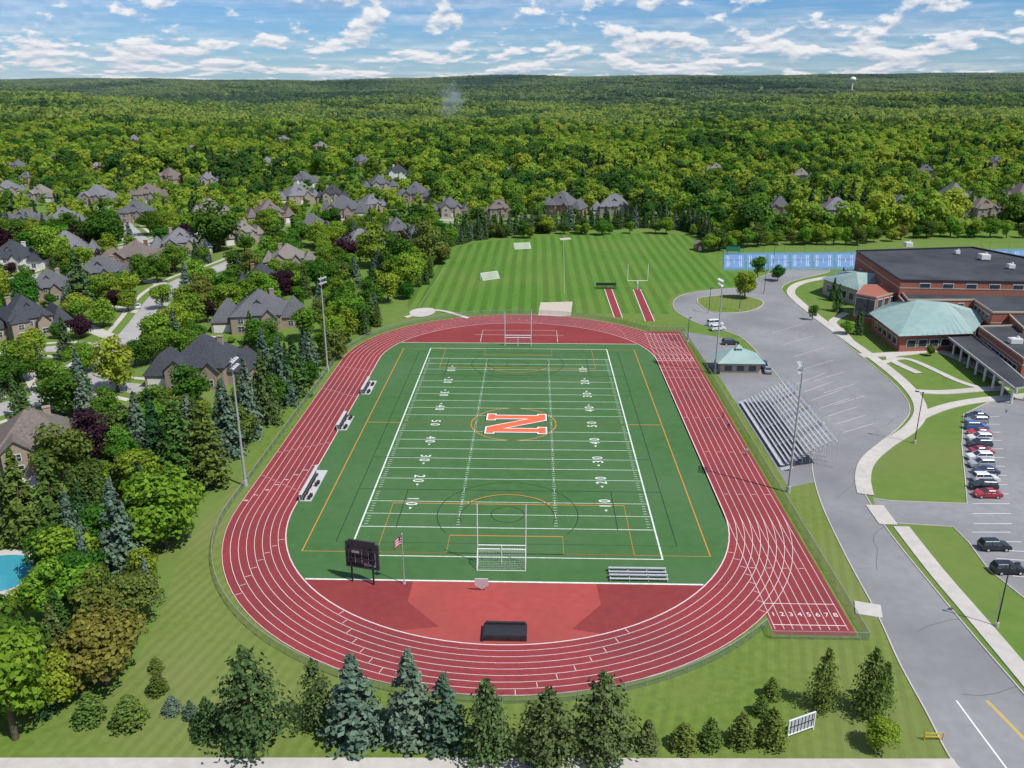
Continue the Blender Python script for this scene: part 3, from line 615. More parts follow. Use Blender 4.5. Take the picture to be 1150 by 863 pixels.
def house(u,v,wpx=None,rz=0,roof=0,wall='hbrick',W=None,name='brick_house',far=False):
    x,y=G(u,v); W=W or (wpx/(v-95)*73.3*1.1 if wpx else 20); W=min(W,27); Dp=W*random.uniform(.5,.64); y+=Dp*.3
    HX.append((x,y,W*.58)); z=float(TH(x,y)) if math.hypot(x,y)>1150 else 0
    e=empty(name,(x,y,z),rz); wl=MB();rf=MB();fr=MB();gl=MB();dr=MB()
    hw_=random.uniform(5.0,5.9); hx=W*random.uniform(.24,.31); hy=Dp/2; pk=random.uniform(.75,1.0)
    wl.box((0,0,hw_/2),(2*hx,2*hy,hw_)); hip(rf,-hx,hx,-hy,hy,hw_,hy*pk)
    s=random.choice((-1,1))
    gx0,gx1=(hx-.1,W/2) if s>0 else (-W/2,-hx+.1)
    wl.box(((gx0+gx1)/2,-.6,1.6),(gx1-gx0,2*hy*.9,3.2)); hip(rf,gx0,gx1,-hy*.9-.6,hy*.9-.6,3.2,hy*.62,.45)
    ox0,ox1=(-W/2+.6,-hx+.1) if s>0 else (hx-.1,W/2-.6)
    wl.box(((ox0+ox1)/2,.8,1.75),(ox1-ox0,2*hy*.75,3.5)); hip(rf,ox0,ox1,-hy*.75+.8,hy*.75+.8,3.5,hy*.6,.45)
    var=random.random()
    a=-hx*.95;b_=-hx*.15
    wl.box(((a+b_)/2,-hy-1.0,2.7),(b_-a,2.6,5.4))
    if var<.6: gable(rf,wl,a,b_,-hy-2.3,0,5.4,(b_-a)*.42)
    else: hip(rf,a,b_,-hy-2.3,1.5,5.42,(b_-a)*.40,.4)
    a2=hx*.25;b2=hx*.85; wl.box(((a2+b2)/2,-hy-.4,2.3),(b2-a2,1.2,4.6)); gable(rf,wl,a2,b2,-hy-1.0,-hy+2.5,4.6,(b2-a2)*.55)
    if var>.3: gable(rf,wl,-hx*.35,hx*.45,-hy*.6,0,hw_+1.0,hy*.5*pk)
    rf.box((0,0,hw_+hy*pk+.0),(max(.5,2*hx-2*hy),.35,.12))
    wl.box((-hx*.3*s,hy+1.2,2.0),(hx*.9,2.6,4.0)); hip(rf,-hx*.3*s-hx*.45,-hx*.3*s+hx*.45,hy-2,hy+2.5,4.0,2.0,.4)
    if not far:
        windows(fr,gl,[-hx*.03],-hy,4.2,1.2,1.3,-1); windows(fr,gl,[-hx*.8,0,hx*.7],hy,4.6,1.2,1.2,1)
        windows(fr,gl,[(a+b_)/2],-hy-2.3,1.7,1.8,1.5); windows(fr,gl,[(a+b_)/2],-hy-2.3,4.1,1.4,1.3); windows(fr,gl,[(a2+b2)/2],-hy-1.0,1.7,1.5,1.5)
        windows(fr,gl,[(gx0+gx1)/2],hy*.9-.6,1.7,1.4,1.3,1); windows(fr,gl,[(ox0+ox1)/2],-hy*.75+.8,1.8,1.5,1.4)
        windows(fr,gl,[-1,1.5],W/2*s,1.7,1.2,1.3,s,1)
        dr.box((hx*.05,-hy-.06,1.1),(1.1,.1,2.1)); dr.box(((gx0+gx1)/2,-hy*.9-.66,1.25),(min(4.8,abs(gx1-gx0)*.8),.1,2.3))
        dr.build('doors',M['whitewall'],e); fr.build('window_frames',M['whitewall'],e); gl.build('windows',M['glass'],e)
    ch=MB(); ch.box((-hx*.5*s,hy*.35,hw_+hy*.45),(1.3,.9,3.6)); ch.box((-hx*.5*s,hy*.35,hw_+hy*.45+1.85),(1.5,1.1,.2)); ch.build('chimney',M[wall],e)
    wl.build('walls',M[wall],e); rf.build('roof',M['roof%d'%roof],e)
HL=[(32,524,108,.5,2,'hbrick2'),(226,432,104,.15,0,'hbrick2'),(288,370,88,.2,1,'hbrick2'),(292,330,52,.3,0,'hbrick'),(322,303,52,.4,3,'tan'),(150,300,84,-.1,2,'hbrick'),
(200,285,60,.2,4,'tan'),(22,378,78,.5,0,'hbrick2'),(52,338,66,.4,1,'hbrick2'),(12,300,66,.2,0,'whitewall'),(72,290,60,.3,4,'hbrick2'),(112,318,60,.1,1,'tan'),
(25,256,44,.3,1,'tan'),(45,226,32,.1,3,'tan'),(108,228,36,.2,4,'hbrick2'),(165,222,38,.2,2,'tan'),(152,248,42,.1,1,'hbrick2'),(232,206,28,.2,4,'tan'),(300,248,48,.3,2,'hbrick2'),
(270,268,44,.3,3,'tan'),(332,226,46,.2,4,'hbrick2'),(384,244,48,.1,1,'hbrick2'),(425,210,38,.2,1,'tan'),(446,198,30,.1,0,'whitewall'),(466,224,38,.2,1,'hbrick2'),(505,238,44,0,1,'tan'),
(632,238,46,-.1,1,'hbrick'),(690,237,46,.1,4,'tan'),(445,270,46,.5,1,'hbrick2'),(404,284,50,.4,4,'hbrick2'),(372,222,32,.2,0,'tan'),(560,240,30,0,2,'hbrick2'),
(805,196,24,0,3,'tan'),(876,238,36,.1,1,'hbrick2'),(940,240,44,0,4,'hbrick2'),(1012,239,46,.1,1,'tan'),(1072,231,48,.1,4,'hbrick2'),(1104,244,46,.2,2,'tan'),
(235,240,36,.1,3,'tan'),(8,220,30,.2,4,'tan'),(340,205,28,.1,1,'whitewall'),(70,256,36,.2,4,'tan'),(350,262,40,.3,1,'tan'),(1148,230,42,.1,2,'tan'),(415,236,34,.2,4,'tan')]
for h_ in HL:
    u,v,w,rz,ro,wa=h_
    if v<330: v+=3+random.uniform(-3,3)
    house(u,v,w,rz+random.uniform(-.35,.35),ro,wa,name='brick_house' if wa.startswith('hb') else 'suburban_house',far=v<215)
for u,v in((150,163),(168,158),(78,168),(318,161),(215,175),(60,186),(262,182),(108,196),(20,193),(300,190),(360,170),(140,184),(405,188),(190,206),(28,208),(575,200),(900,205),(1040,200),(1120,190)):
    house(u,v,None,random.uniform(-.7,.7),random.choice((1,4,3,1,2)),random.choice(('tan','hbrick2')),W=random.uniform(15,22),name='suburban_house',far=True)
x,y=G(830,420); e=empty('concession_building',(x,y+3,0),.0); wl=MB();rf=MB();g=MB()
wl.box((0,0,1.6),(10,7.5,3.2)); hip(rf,-5,5,-3.75,3.75,3.2,2.6,1.0); rf.box((0,-.0,5.6),(1.6,1.6,.9)); hip(rf,-.8,.8,-.8,.8,6.05,.8,.2)
wl.build('walls',M['buff'],e); rf.build('roof',M['teal'],e)
for k in(-3,0,3): g.box((k,-3.78,1.7),(1.8,.1,1.3))
g.box((-5.03,0,1.4),(.1,1.2,2.2)); g.build('serving_windows',M['glass'],e)
x,y=G(785,281); e=empty('storage_shed',(x,y,0)); wl=MB();rf=MB(); wl.box((0,0,1.4),(4.2,4,2.8)); gable(rf,wl,-2.1,2.1,-2,2,2.8,1.2); wl.box((0,-2.03,1.1),(1.4,.05,2.0),1)
wl.build('walls',[flat('shed_brown',(.30,.13,.09)),M['white']],e); rf.build('roof',M['roof3'],e)
x,y=G(681,325); e=empty('equipment_bleacher',(x,y,0)); m=MB()
for k in range(4): m.box((0,k*.5,.35+k*.4),(7.2,.35,.08)); 
for sx in(-3.2,0,3.2): m.box((sx,.9,.8),(.1,2,.1)); m.box((sx,1.6,.8),(.1,.1,1.6))
m.box((0,2.0,1.4),(7.2,.08,1.0)); m.build('frame',M['dark'],e)
x,y=G(823,286); m=MB(); m.box((x,y,2.4),(6,.15,2.0)); m.box((x-2.5,y,1),(.2,.2,2)); m.box((x+2.5,y,1),(.2,.2,2)); m.build('green_scoreboard',flat('board_green',(.02,.16,.09)))
# school
sc=empty('school_building')
def blk(name,pts,z,mat,top,par=.5,band=True,base=0):
    P=GP(pts,z); m=MB(); m.prism(P,base,z-par-.01,0,1); m.build(name+'_walls',[mat,top],sc)
    m=MB(); m.strip(P,.45,z-par,closed=True,h=par,off=0); m.build(name+'_parapet',M['buff'] if band else M['dark'],sc)
    return P
A=blk('gymnasium',[(962,281),(1092,277),(1190,296),(1200,317),(1012,314)],13,M['brick'],M['flatroof'],.6,False)
B_=blk('mid_block',[(1008,322),(1200,322),(1230,350),(1115,350),(1094,336),(1020,336)],9,M['brick'],M['flatroof'],.5)
Cb=blk('link_block',[(996,316),(1010,316),(1032,338),(1016,339)],8,M['brick'],M['lroof'],.4)
Db=blk('classroom_wing',[(1100,366),(1240,362),(1300,400),(1150,402)],7,M['brick'],M['flatroof'],.4)
Eb=blk('upper_block',[(1120,340),(1220,340),(1230,366),(1150,368)],8.2,M['brick'],M['flatroof'],.4)
def band(P,z,w,mat=None,name='stone_band',off=.06):
    m=MB(); n=len(P)
    A_=sum(P[i][0]*P[(i+1)%n][1]-P[(i+1)%n][0]*P[i][1] for i in range(n)); s=-1 if A_>0 else 1
    m.strip(P,.1,z,closed=True,h=w,off=s*off); m.build(name,mat or M['buff'],sc)
band(A,10.2,.35); band(A,3.2,.3); band(B_,5.5,.3); band(Db,4.9,.3); band(Db,1.3,.2)
def wallwin(P,i,n,z,ww,wh,a=.08,b=.92):
    p=Vector(P[i]);q=Vector(P[(i+1)%len(P)]); d=(q-p); ang=math.atan2(d.y,d.x); nn=Vector((d.y,-d.x)).normalized()
    cen=Vector((sum(t[0] for t in P)/len(P),sum(t[1] for t in P)/len(P)))
    if (p-cen).dot(nn)<0: nn=-nn
    w=MB();g=MB()
    for k in range(n):
        c=p.lerp(q,a+(b-a)*(k+.5)/n); w.box((c.x+nn.x*.04,c.y+nn.y*.04,z),(ww+.3,.12,wh+.3),rz=ang); g.box((c.x+nn.x*.09,c.y+nn.y*.09,z),(ww,.12,wh),rz=ang)
    w.build('window_frames',M['whitewall'],sc); g.build('windows',M['glass'],sc)
for i in range(4): wallwin(Db,i,9,3.2,2.2,1.7)
wallwin(A,4,5,6,2.2,3.2); wallwin(A,3,6,11.2,3,1.2); wallwin(B_,4,4,7,1.6,1.2); wallwin(B_,3,4,7,2,1.2)
def hiproof(name,eave,z,ridge,rz_,wallmat,inset=.93):
    P=GP(eave,z); c=Vector((sum(p[0] for p in P)/len(P),sum(p[1] for p in P)/len(P)))
    I=[tuple(c+(Vector(p)-c)*inset) for p in P]; m=MB(); m.prism(I,0,z); m.build(name+'_walls',wallmat,sc)
    R=GP(ridge,rz_); k=len(P); m=MB(); vs=[(*p,z+.02) for p in P]+[(*p,rz_) for p in R]; fs=[]; seam=MB()
    near=[min(range(len(R)),key=lambda j:(Vector(R[j])-Vector(p)).length) for p in P]
    for i in range(k):
        j=(i+1)%k
        if near[i]==near[j]: fs.append((i,j,k+near[i]))
        else: fs.append((i,j,k+near[j],k+near[i]))
        a=Vector(vs[i]);b2=Vector(vs[j]);ra=Vector(vs[k+near[i]]);rb=Vector(vs[k+near[j]]); nseg=max(2,int((b2-a).length/1.6))
        for q in range(1,nseg):
            t=q/nseg; e0=a.lerp(b2,t); f=2*min(t,1-t) if near[i]==near[j] else 1
            top=e0.lerp(ra.lerp(rb,t),f*.95); seam.cyl(e0+Vector((0,0,.05)),top+Vector((0,0,.05)),.05,n=3,caps=False)
    fs.append(tuple(range(k-1,-1,-1))); m.add(vs,fs); m.build(name+'_roof',M['teal'],sc); seam.build(name+'_roof_seams',M['teal'],sc)
    return I
H1=hiproof('entry',[(922,313),(965,327),(1018,319),(1000,307),(950,303)],5.5,[(962,306),(985,307)],9.5,M['buff'])
H2=hiproof('media_centre',[(976,352),(1010,378),(1092,375),(1112,352),(1062,338),(1000,338)],5,[(1030,337),(1062,340)],9.0,M['brick'])
for i in range(3): wallwin(H2,i,5,2.4,2.4,1.9)
for i in range(2): wallwin(H1,i,4,2.6,2.2,2.2)
P=GP([(962,330),(984,334),(1008,328),(1002,320),(970,320)],8.5); m=MB(); m.prism(P,0,8.5); m.build('entrance_tower',M['brick'],sc)
for i in range(2): wallwin(P,i,3,4.6,2.3,5.6,.06,.94)
band(P,8.2,.4)
P=GP([(1062,376),(1090,373),(1158,432),(1140,436)],4.2); m=MB(); m.prism(P,3.7,4.2); m.add([(*p,3.7) for p in P],[(3,2,1,0)]); m.build('canopy_roof',M['flatroof'],sc)
m=MB(); m.strip(P,.3,3.65,closed=True,h=.6); m.build('canopy_fascia',M['lroof'],sc)
m=MB()
for k in range(9):
    t=.02+.96*k/8
    a=Vector(P[0]).lerp(Vector(P[3]),t); b2=Vector(P[1]).lerp(Vector(P[2]),t)
    for q in(a.lerp(b2,.06),a.lerp(b2,.9)): m.cyl((q.x,q.y,0),(q.x,q.y,3.72),.28,n=10)
m.build('canopy_columns',M['whitewall'],sc)
for u,v,z,d in((1075,322,9,(5,3,1.8)),(1088,325,9,(4,3,2.4)),(1060,318,9,(2,2,1.2)),(1105,290,13,(3,3,1.6)),(1020,276,13,(2.5,2.5,1.5)),(1075,284,13,(1.5,1.5,1)),(1135,300,13,(2,2,1.2)),(1140,384,7,(3,2,1.2))):
    x,y=G(u,v,z); m=MB(); m.box((x,y,z+d[2]/2-.3),d); m.box((x,y,z+d[2]-.28),(d[0]*.7,d[1]*.7,.25)); m.cyl((x+d[0]*.2,y,z+d[2]-.2),(x+d[0]*.2,y,z+d[2]+.3),.3,n=8); m.build('rooftop_unit',M['whitewall'],sc)
P=smooth(GP([(-40,640),(-10,626),(25,624),(36,632),(30,648),(10,662),(-40,668)])); 
e=empty('swimming_pool'); m=MB(); c=(sum(p[0] for p in P)/len(P),sum(p[1] for p in P)/len(P)); m.poly([(c[0]+(p[0]-c[0])*1.35,c[1]+(p[1]-c[1])*1.35) for p in P],.02); m.build('pool_deck',M['conc'],e); m=MB(); m.poly(P,.04); m.build('water',M['water'],e)
streets=[]; SN=[0]
def street(px,w=8.5):
    SN[0]+=1; dz=SN[0]*.006
    P=smooth(GP(px),False,8); m=MB(); m.strip(P,w,.012+dz); e=empty('residential_street'); m.build('street_surface',M['street'],e)
    s=MB(); s.strip(P,1.5,.0,off=w/2+3.5,h=.008+dz); s.strip(P,1.5,.0,off=-w/2-3.5,h=.008+dz); s.build('sidewalk',M['conc'],e)
    streets.append((np.array(P),w)); return P
street([(-60,480),(0,460),(50,447),(90,425),(130,396),(158,366),(185,330),(215,312),(250,300),(275,290)])
street([(90,425),(110,432),(150,436),(170,440)],6)
street([(-30,330),(60,305),(140,278),(220,262),(330,250),(420,246),(520,248)],7)
street([(170,285),(150,262),(120,240),(60,222),(-30,215)],7)
street([(0,405),(60,392),(120,400)],6)
drv=[((35,548),(60,470)),((100,342),(172,352)),((60,352),(140,385)),((240,380),(150,378)),((150,312),(195,322)),((305,340),(262,298)),((22,395),(50,445))]
for k,(a,b_) in enumerate(drv):
    m=MB(); m.strip(GP([a,b_]),4.4,.0075+k*.0004); m.build('driveway',M['conc'])
for k,(u,v) in enumerate(((120,352),(155,346),(60,470),(130,392),(228,306),(30,402))): car(*G(u,v),random.uniform(0,3),[(.3,.3,.32),(.7,.7,.7),(.03,.03,.04),(.35,.03,.03)][k%4],['suv','sedan'][k%2])
x,y=G(955,113); dd=3600/math.hypot(x,y); x*=dd;y*=dd; z=float(TH(x,y)); e=empty('water_tower',(x,y,max(z,CAMH-20))); m=MB()
m.cyl((0,0,-20),(0,0,30),3.2,2.6,n=16); m.cyl((0,0,28),(0,0,33),2.6,8,n=20); m.build('stem',M['whitewall'],e)
bm=bmesh.new(); bmesh.ops.create_uvsphere(bm,u_segments=24,v_segments=14,radius=10); me=D.meshes.new('tank'); bm.to_mesh(me); bm.free(); me.materials.append(M['white']); o=D.objects.new('tank',me); C.collection.objects.link(o); o.parent=e; o.location=(0,0,39); o.scale=(1.1,1.1,.8)
# ------------------------------------------------------------ trees
def quads(cen,nor,sx,sy,jit=.6):
    n=len(cen); nn=nor/(np.linalg.norm(nor,axis=1,keepdims=True)+1e-9)+rng.normal(0,jit,(n,3)); nn/=np.linalg.norm(nn,axis=1,keepdims=True)+1e-9
    t=np.cross(nn,rng.normal(0,1,(n,3))); t/=np.linalg.norm(t,axis=1,keepdims=True)+1e-9; b_=np.cross(nn,t)
    sx=sx*rng.uniform(.6,1.35,(n,1)); sy=sy*rng.uniform(.6,1.35,(n,1))
    v=np.stack([cen-t*sx-b_*sy*.35,cen+t*sx*.25-b_*sy,cen+t*sx+b_*sy*.3,cen-t*sx*.3+b_*sy],1).reshape(-1,3)
    return v
def to_mesh(name,V_,trunk=None,mats=()):
    nq=len(V_)//4; fq=np.arange(nq*4).reshape(-1,4).tolist(); mi=[0]*nq; vv=V_.tolist()
    if trunk:
        o=len(vv); vv+=[tuple(p) for p in trunk.v]; fq+=[tuple(i+o for i in f) for f in trunk.f]; mi+=[1]*len(trunk.f)
    me=D.meshes.new(name); me.from_pydata(vv,[],fq)
    for m_ in mats: me.materials.append(m_)
    me.polygons.foreach_set('material_index',mi); me.update(); return me
def decid_mesh(name,seed,h=10.,wr=.36,nl=18,per=170,ls=.30,mats=(),zc=.60,vr=.38,trunk=True,jit=.38):
    global rng; rng=np.random.default_rng(seed); P=[];Nn=[]
    lob=[]
    for k in range(nl):
        a=rng.uniform(0,2*np.pi); cz=rng.uniform(-.9,1); rr=math.sqrt(max(.02,1-cz*cz*.85))*rng.uniform(.35,.8)
        lob.append((np.array([math.cos(a)*rr*wr*h,math.sin(a)*rr*wr*h,zc*h+cz*vr*h*.72]),rng.uniform(.12,.21)*h))
    cc=np.array([0,0,zc*h])
    for c,r in lob:
        m=int(per*(r/(.165*h))**2); d=rng.normal(0,1,(m,3)); d[:,2]+=.25; d/=np.linalg.norm(d,axis=1,keepdims=True)
        rad=r*rng.uniform(.66,1.12,(m,1)); p=c+d*rad*np.array([1,1,.8]); P.append(p); Nn.append(d*.9+(p-cc)/h*1.0+np.array([0,0,.3]))
    P=np.concatenate(P);Nn=np.concatenate(Nn); V_=quads(P,Nn,ls,ls,jit)
    t=None
    if trunk:
        t=MB(); t.cyl((0,0,0),(0,0,h*.35),h*.028,h*.02,n=7,caps=False); t.cyl((0,0,h*.35),(.02*h,0,h*.7),h*.02,h*.008,n=5,caps=False)
        for c,r in lob[:7]: t.cyl((0,0,h*rng.uniform(.25,.45)),tuple(c),h*.012,h*.004,n=4,caps=False)
    return to_mesh(name,V_,t,mats)
def conif_mesh(name,seed,h=10.,wr=.22,layers=26,br=11,seg=5,ls=.30,ragged=.15,base=.03,droop=.25,pw=.85,mats=()):
    global rng; rng=np.random.default_rng(seed); P=[];Nn=[]
    for l in range(layers):
        t=base+(1-base)*l/layers; R=wr*h*(1-t)**pw*(1 if t>.1 else .88)
        k=max(4,int(br*(1-t*.6)))
        for b_ in range(k):
            a=rng.uniform(0,2*np.pi); rr=R*rng.uniform(1-ragged*2,1+ragged)
            for s in range(seg):
                f=(s+.7)/seg
                if f<.3: continue
                for q in range(2):
                    aa=a+rng.normal(0,.10+.1/seg); P.append([math.cos(aa)*rr*f,math.sin(aa)*rr*f,t*h+rng.normal(0,.012*h)-droop*rr*f*f*.6+.03*h]); Nn.append([math.cos(aa)*.75,math.sin(aa)*.75,.75])
    for k in range(14): P.append([0,0,h*(.93+.006*k)]); Nn.append([rng.normal(),rng.normal(),.3])
    P=np.array(P);Nn=np.array(Nn); V_=quads(P,Nn,ls,ls*.7,.42)
    t=MB(); t.cyl((0,0,0),(0,0,h*.95),h*.022,h*.003,n=6,caps=False)
    for k in range(6):
        a=k*1.05; t.cyl((0,0,h*(.12+.1*k)),(math.cos(a)*wr*h*.6*(1-.1*k),math.sin(a)*wr*h*.6*(1-.1*k),h*(.12+.1*k)),h*.006,h*.002,n=3,caps=False)
    return to_mesh(name,V_,t,mats)
F_={}
F_['green']=foliage('leaves_green',[(.055,.14,.02),(.105,.215,.026),(.185,.30,.034)],.4,trans=.38)
F_['lime']=foliage('leaves_lime',[(.17,.285,.03),(.205,.33,.035),(.26,.355,.04)],.35,trans=.38)
F_['olive']=foliage('leaves_olive',[(.09,.14,.032),(.125,.175,.038),(.175,.21,.048)],.4,trans=.38)
F_['purple']=foliage('leaves_purple',[(.035,.015,.025),(.045,.02,.03),(.055,.024,.035)],.5)
F_['rust']=foliage('leaves_rust',[(.18,.15,.04),(.20,.16,.04),(.21,.15,.05)],.4)
F_['spruce']=foliage('needles_blue_spruce',[(.08,.13,.085),(.105,.16,.105),(.14,.195,.135)],.4,trans=.15)
F_['dkspruce']=foliage('needles_spruce',[(.036,.08,.03),(.056,.108,.036),(.085,.14,.042)],.45,trans=.15)
F_['pine']=foliage('needles_pine',[(.058,.095,.034),(.075,.118,.042),(.095,.138,.05)],.45,trans=.15)
F_['arb']=foliage('needles_arborvitae',[(.07,.12,.026),(.095,.152,.032),(.12,.178,.038)],.4,trans=.18)
tm=lambda k:(F_[k],M['bark'])
DEC=[decid_mesh('broadleaf_%d'%i,20+i,wr=w,nl=n,per=165,ls=.24,mats=tm('green'),zc=z,vr=v) for i,(w,n,z,v) in enumerate([(.36,20,.58,.42),(.30,17,.58,.44),(.42,22,.55,.38),(.26,15,.58,.46),(.38,24,.56,.44)])]
SPR=[conif_mesh('spruce_%d'%i,40+i,wr=w,layers=28,br=12,seg=5,ls=.24,ragged=.13,mats=tm('dkspruce')) for i,w in enumerate((.24,.20,.28,.25))]
PIN=[conif_mesh('pine_%d'%i,50+i,wr=.38,layers=26,br=17,seg=6,ls=.23,ragged=.26,base=.05,droop=-.18,pw=.58,mats=tm('pine')) for i in range(4)]
ARB=[conif_mesh('arborvitae_%d'%i,60+i,wr=.24,layers=32,br=14,seg=4,ls=.22,ragged=.12,base=.01,droop=-.4,pw=.62,mats=tm('arb')) for i in range(3)]
def tree(name,meshes,x,y,h,mat=None,wf=1.0):
    me=random.choice(meshes); o=D.objects.new(name,me); C.collection.objects.link(o); o.location=(x,y,-.05); s=h/10; w=s*wf*random.uniform(.92,1.1); o.scale=(w,w*random.uniform(.92,1.08),s); o.rotation_euler=(0,0,random.uniform(0,6.28))
    if mat: o.material_slots[0].link='OBJECT'; o.material_slots[0].material=F_[mat]
    return o
taken=[]
def T(kind,u,v,hpx,mat=None,wf=1.0):
    x,y=G(u,v); h=hpx*mpx(v)*1.12; taken.append((x,y,h*.22))
    nm,ms={'d':('maple_tree',DEC),'s':('spruce_tree',SPR),'p':('pine_tree',PIN),'a':('arborvitae_tree',ARB)}[kind]
    tree(nm,ms,x,y,h,mat,wf)
for a in [('p',285,833,104,None,1.08),('p',357,816,74,None,.82),('s',400,828,92,'spruce',1.7),('s',462,828,97,'spruce',1.3),('s',500,834,78,'spruce',1.5),('p',548,850,86,None,1.08),('p',615,858,84,None,1.12),('p',676,850,94,None,1.08),
 ('s',235,824,42,'dkspruce',1.8),('s',194,800,20,'spruce',2.4),('s',215,806,20,'spruce',2.4),('a',147,815,34,None,2.3),('a',103,810,33,None,2.4),('a',178,778,23,None,1.9),('a',176,753,15,None,2.1),('a',727,842,34,'pine',1.7),('a',768,840,28,None,2.2),('a',797,838,32,None,1.9),('a',832,836,36,None,1.8),('a',866,836,42,None,1.6),('a',854,802,22,None,1.9),('a',866,783,22,None,1.9),
 ('p',922,796,66,'arb',.75),('p',974,802,72,'arb',.75),('p',990,790,46,'arb',.7),('d',988,842,36,'lime',1.1),
 ('s',140,645,98,'spruce',1.15),('s',88,642,82,'spruce',1.15),('a',206,548,86,None,1.25),('a',236,546,80,None,1.25),('s',180,540,90,'dkspruce',1.0),('d',110,520,56,'purple',1.1),('d',186,615,80,'lime',1.2),('s',32,610,95,'arb',1.0),('s',66,606,92,'arb',1.1),('s',5,600,85,'dkspruce',1.1),
 ('d',120,770,80,'rust',1.05),('d',70,790,58,'lime',1.1),('d',18,830,125,'lime',1.0),('d',-20,800,120,'green',1.0),('d',60,695,66,'lime',1),('d',122,705,66,'olive',1),('d',155,700,55,'olive',1),('d',28,700,42,'lime',1),('d',95,680,60,'green',1),
 ('s',258,512,76,'spruce',1.1),('s',282,492,78,'spruce',.95),('s',300,476,72,'dkspruce',1),('s',318,455,66,'spruce',1),('s',334,446,56,'dkspruce',1.1),('s',350,425,48,'spruce',1.1),('d',318,448,44,'green',1),('s',300,445,64,'spruce',1.0),('s',225,520,66,'dkspruce',1),('s',160,515,66,'spruce',1),
 ('d',133,440,56,'lime',1),('d',95,418,30,'lime',1.2),('d',55,440,36,'green',1),('s',22,470,44,'dkspruce',1),('s',97,470,50,'spruce',.9),('d',140,500,40,'purple',.9),('d',376,400,40,'lime',.9),('d',390,385,34,'green',1),
 ('d',247,282,48,'green',1.2),('s',92,345,54,'dkspruce',1.2),('d',160,320,30,'green',1),('d',323,332,26,'purple',1),('d',228,352,38,'olive',1),('d',183,348,26,'lime',1.1),('d',285,318,32,'olive',1),('d',120,285,42,'green',1.2),('d',60,300,40,'lime',1.1),('d',420,300,42,'green',1.2),('d',445,310,44,'green',1.1),('d',480,300,44,'olive',1.1),('d',460,330,40,'lime',1),
 ('s',940,350,26,'dkspruce',1),('s',963,376,28,'dkspruce',.9),('d',912,360,16,'green',1),('d',836,336,28,'lime',1),('d',850,312,22,'green',1),('s',945,322,18,'dkspruce',1),('d',873,316,16,'green',1),('d',950,376,14,'lime',1),('d',1045,400,12,'green',1),('s',935,338,22,'dkspruce',1)]: T(*a)
def inpoly(px,py,poly):
    poly=np.array(poly); x=np.asarray(px);y=np.asarray(py); ins=np.zeros(len(x),bool); n=len(poly);j=n-1
    for i in range(n):
        xi,yi=poly[i];xj,yj=poly[j]
        c=((yi>y)!=(yj>y))&(x<(xj-xi)*(y-yi)/(yj-yi+1e-12)+xi)
        ins^=c; j=i
    return ins
def jgrid(x0,x1,y0,y1,s):
    gx,gy=np.meshgrid(np.arange(x0,x1,s),np.arange(y0,y1,s)); p=np.stack([gx.ravel(),gy.ravel()],1)+rng.uniform(-.45*s,.45*s,(gx.size,2)); return p
def away_streets(p,extra):
    ok=np.ones(len(p),bool)
    for P,w in streets:
        for q in P: ok&=np.hypot(p[:,0]-q[0],p[:,1]-q[1])>w/2+extra
    return ok
def away_h(p,f=1.0):
    ok=np.ones(len(p),bool)
    for x,y,r in HX: ok&=~((np.hypot((p[:,0]-x),(p[:,1]-y)*.8)<r*f))
    return ok
def away_t(p,f=1.0):
    ok=np.ones(len(p),bool)
    for x,y,r in taken: ok&=np.hypot(p[:,0]-x,p[:,1]-y)>r*f
    return ok
def front_yard(p,k=8.5):
    f=np.zeros(len(p),bool)
    for x,y,r in HX:
        L_=k*y/69; f|=(np.abs(p[:,0]-x*p[:,1]/y)<r*.85)&(p[:,1]<y)&(p[:,1]>y-L_)
    return f
rng=np.random.default_rng(99)
belt=GP([(-60,610),(78,612),(112,530),(150,482),(200,468),(262,460),(300,440),(340,400),(395,372),(440,345),(470,302),(500,276),(524,272),(500,292),(466,335),(425,368),(385,396),(350,432),(310,474),(285,500),(252,545),(215,578),(205,600),(178,645),(165,690),(138,716),(150,755),(100,790),(60,802),(-60,830)])
p=jgrid(-240,20,60,420,6.0); k=inpoly(p[:,0],p[:,1],belt)&away_t(p,.9)&away_h(p,.95)
poolp=GP([(-80,612),(52,612),(52,700),(-80,700)]); k&=~inpoly(p[:,0],p[:,1],poolp); p=p[k]
for x,y in p:
    r=random.random()
    if r<.40: tree('spruce_tree',SPR,x,y,random.uniform(7,11),random.choice(['spruce','dkspruce','dkspruce','arb']),random.uniform(1,1.2))
    elif r<.52: tree('arborvitae_tree',ARB,x,y,random.uniform(7,10))
    else: tree('maple_tree',DEC,x,y,random.uniform(5.5,10),random.choice(['green','green','green','lime','olive']),random.uniform(1,1.3))
sub=GP([(-250,600),(-60,600),(0,590),(75,560),(110,500),(200,462),(265,450),(335,400),(440,343),(475,298),(505,270),(505,238),(440,215),(300,205),(-300,205)])
p=jgrid(-420,0,140,640,7.8); k=inpoly(p[:,0],p[:,1],sub)&away_t(p)&away_h(p,1.0)&away_streets(p,2.8)&(rng.uniform(0,1,len(p))<.74); p=p[k]; fy=front_yard(p,3.6)
for (x,y),f in zip(p,fy):
    if y<430:
        r=random.random(); hs_=(random.uniform(4,7) if f else random.uniform(6.5,12.5))
        if r<.16: tree('spruce_tree',SPR,x,y,hs_,random.choice(['spruce','dkspruce']),1.15)
        else: tree('maple_tree',DEC,x,y,hs_,random.choice(['green','green','green','lime','olive','green','purple'] if random.random()<.35 else ['green','lime','green']),random.uniform(1.0,1.3))
q=jgrid(-420,0,140,420,9); k=inpoly(q[:,0],q[:,1],sub)&away_h(q,.66)&~away_h(q,1.05)&away_streets(q,1); 
for x,y in q[k]: tree('garden_shrub',DEC,x,y,random.uniform(1.5,3),random.choice(['green','lime','olive','purple']),1.5)
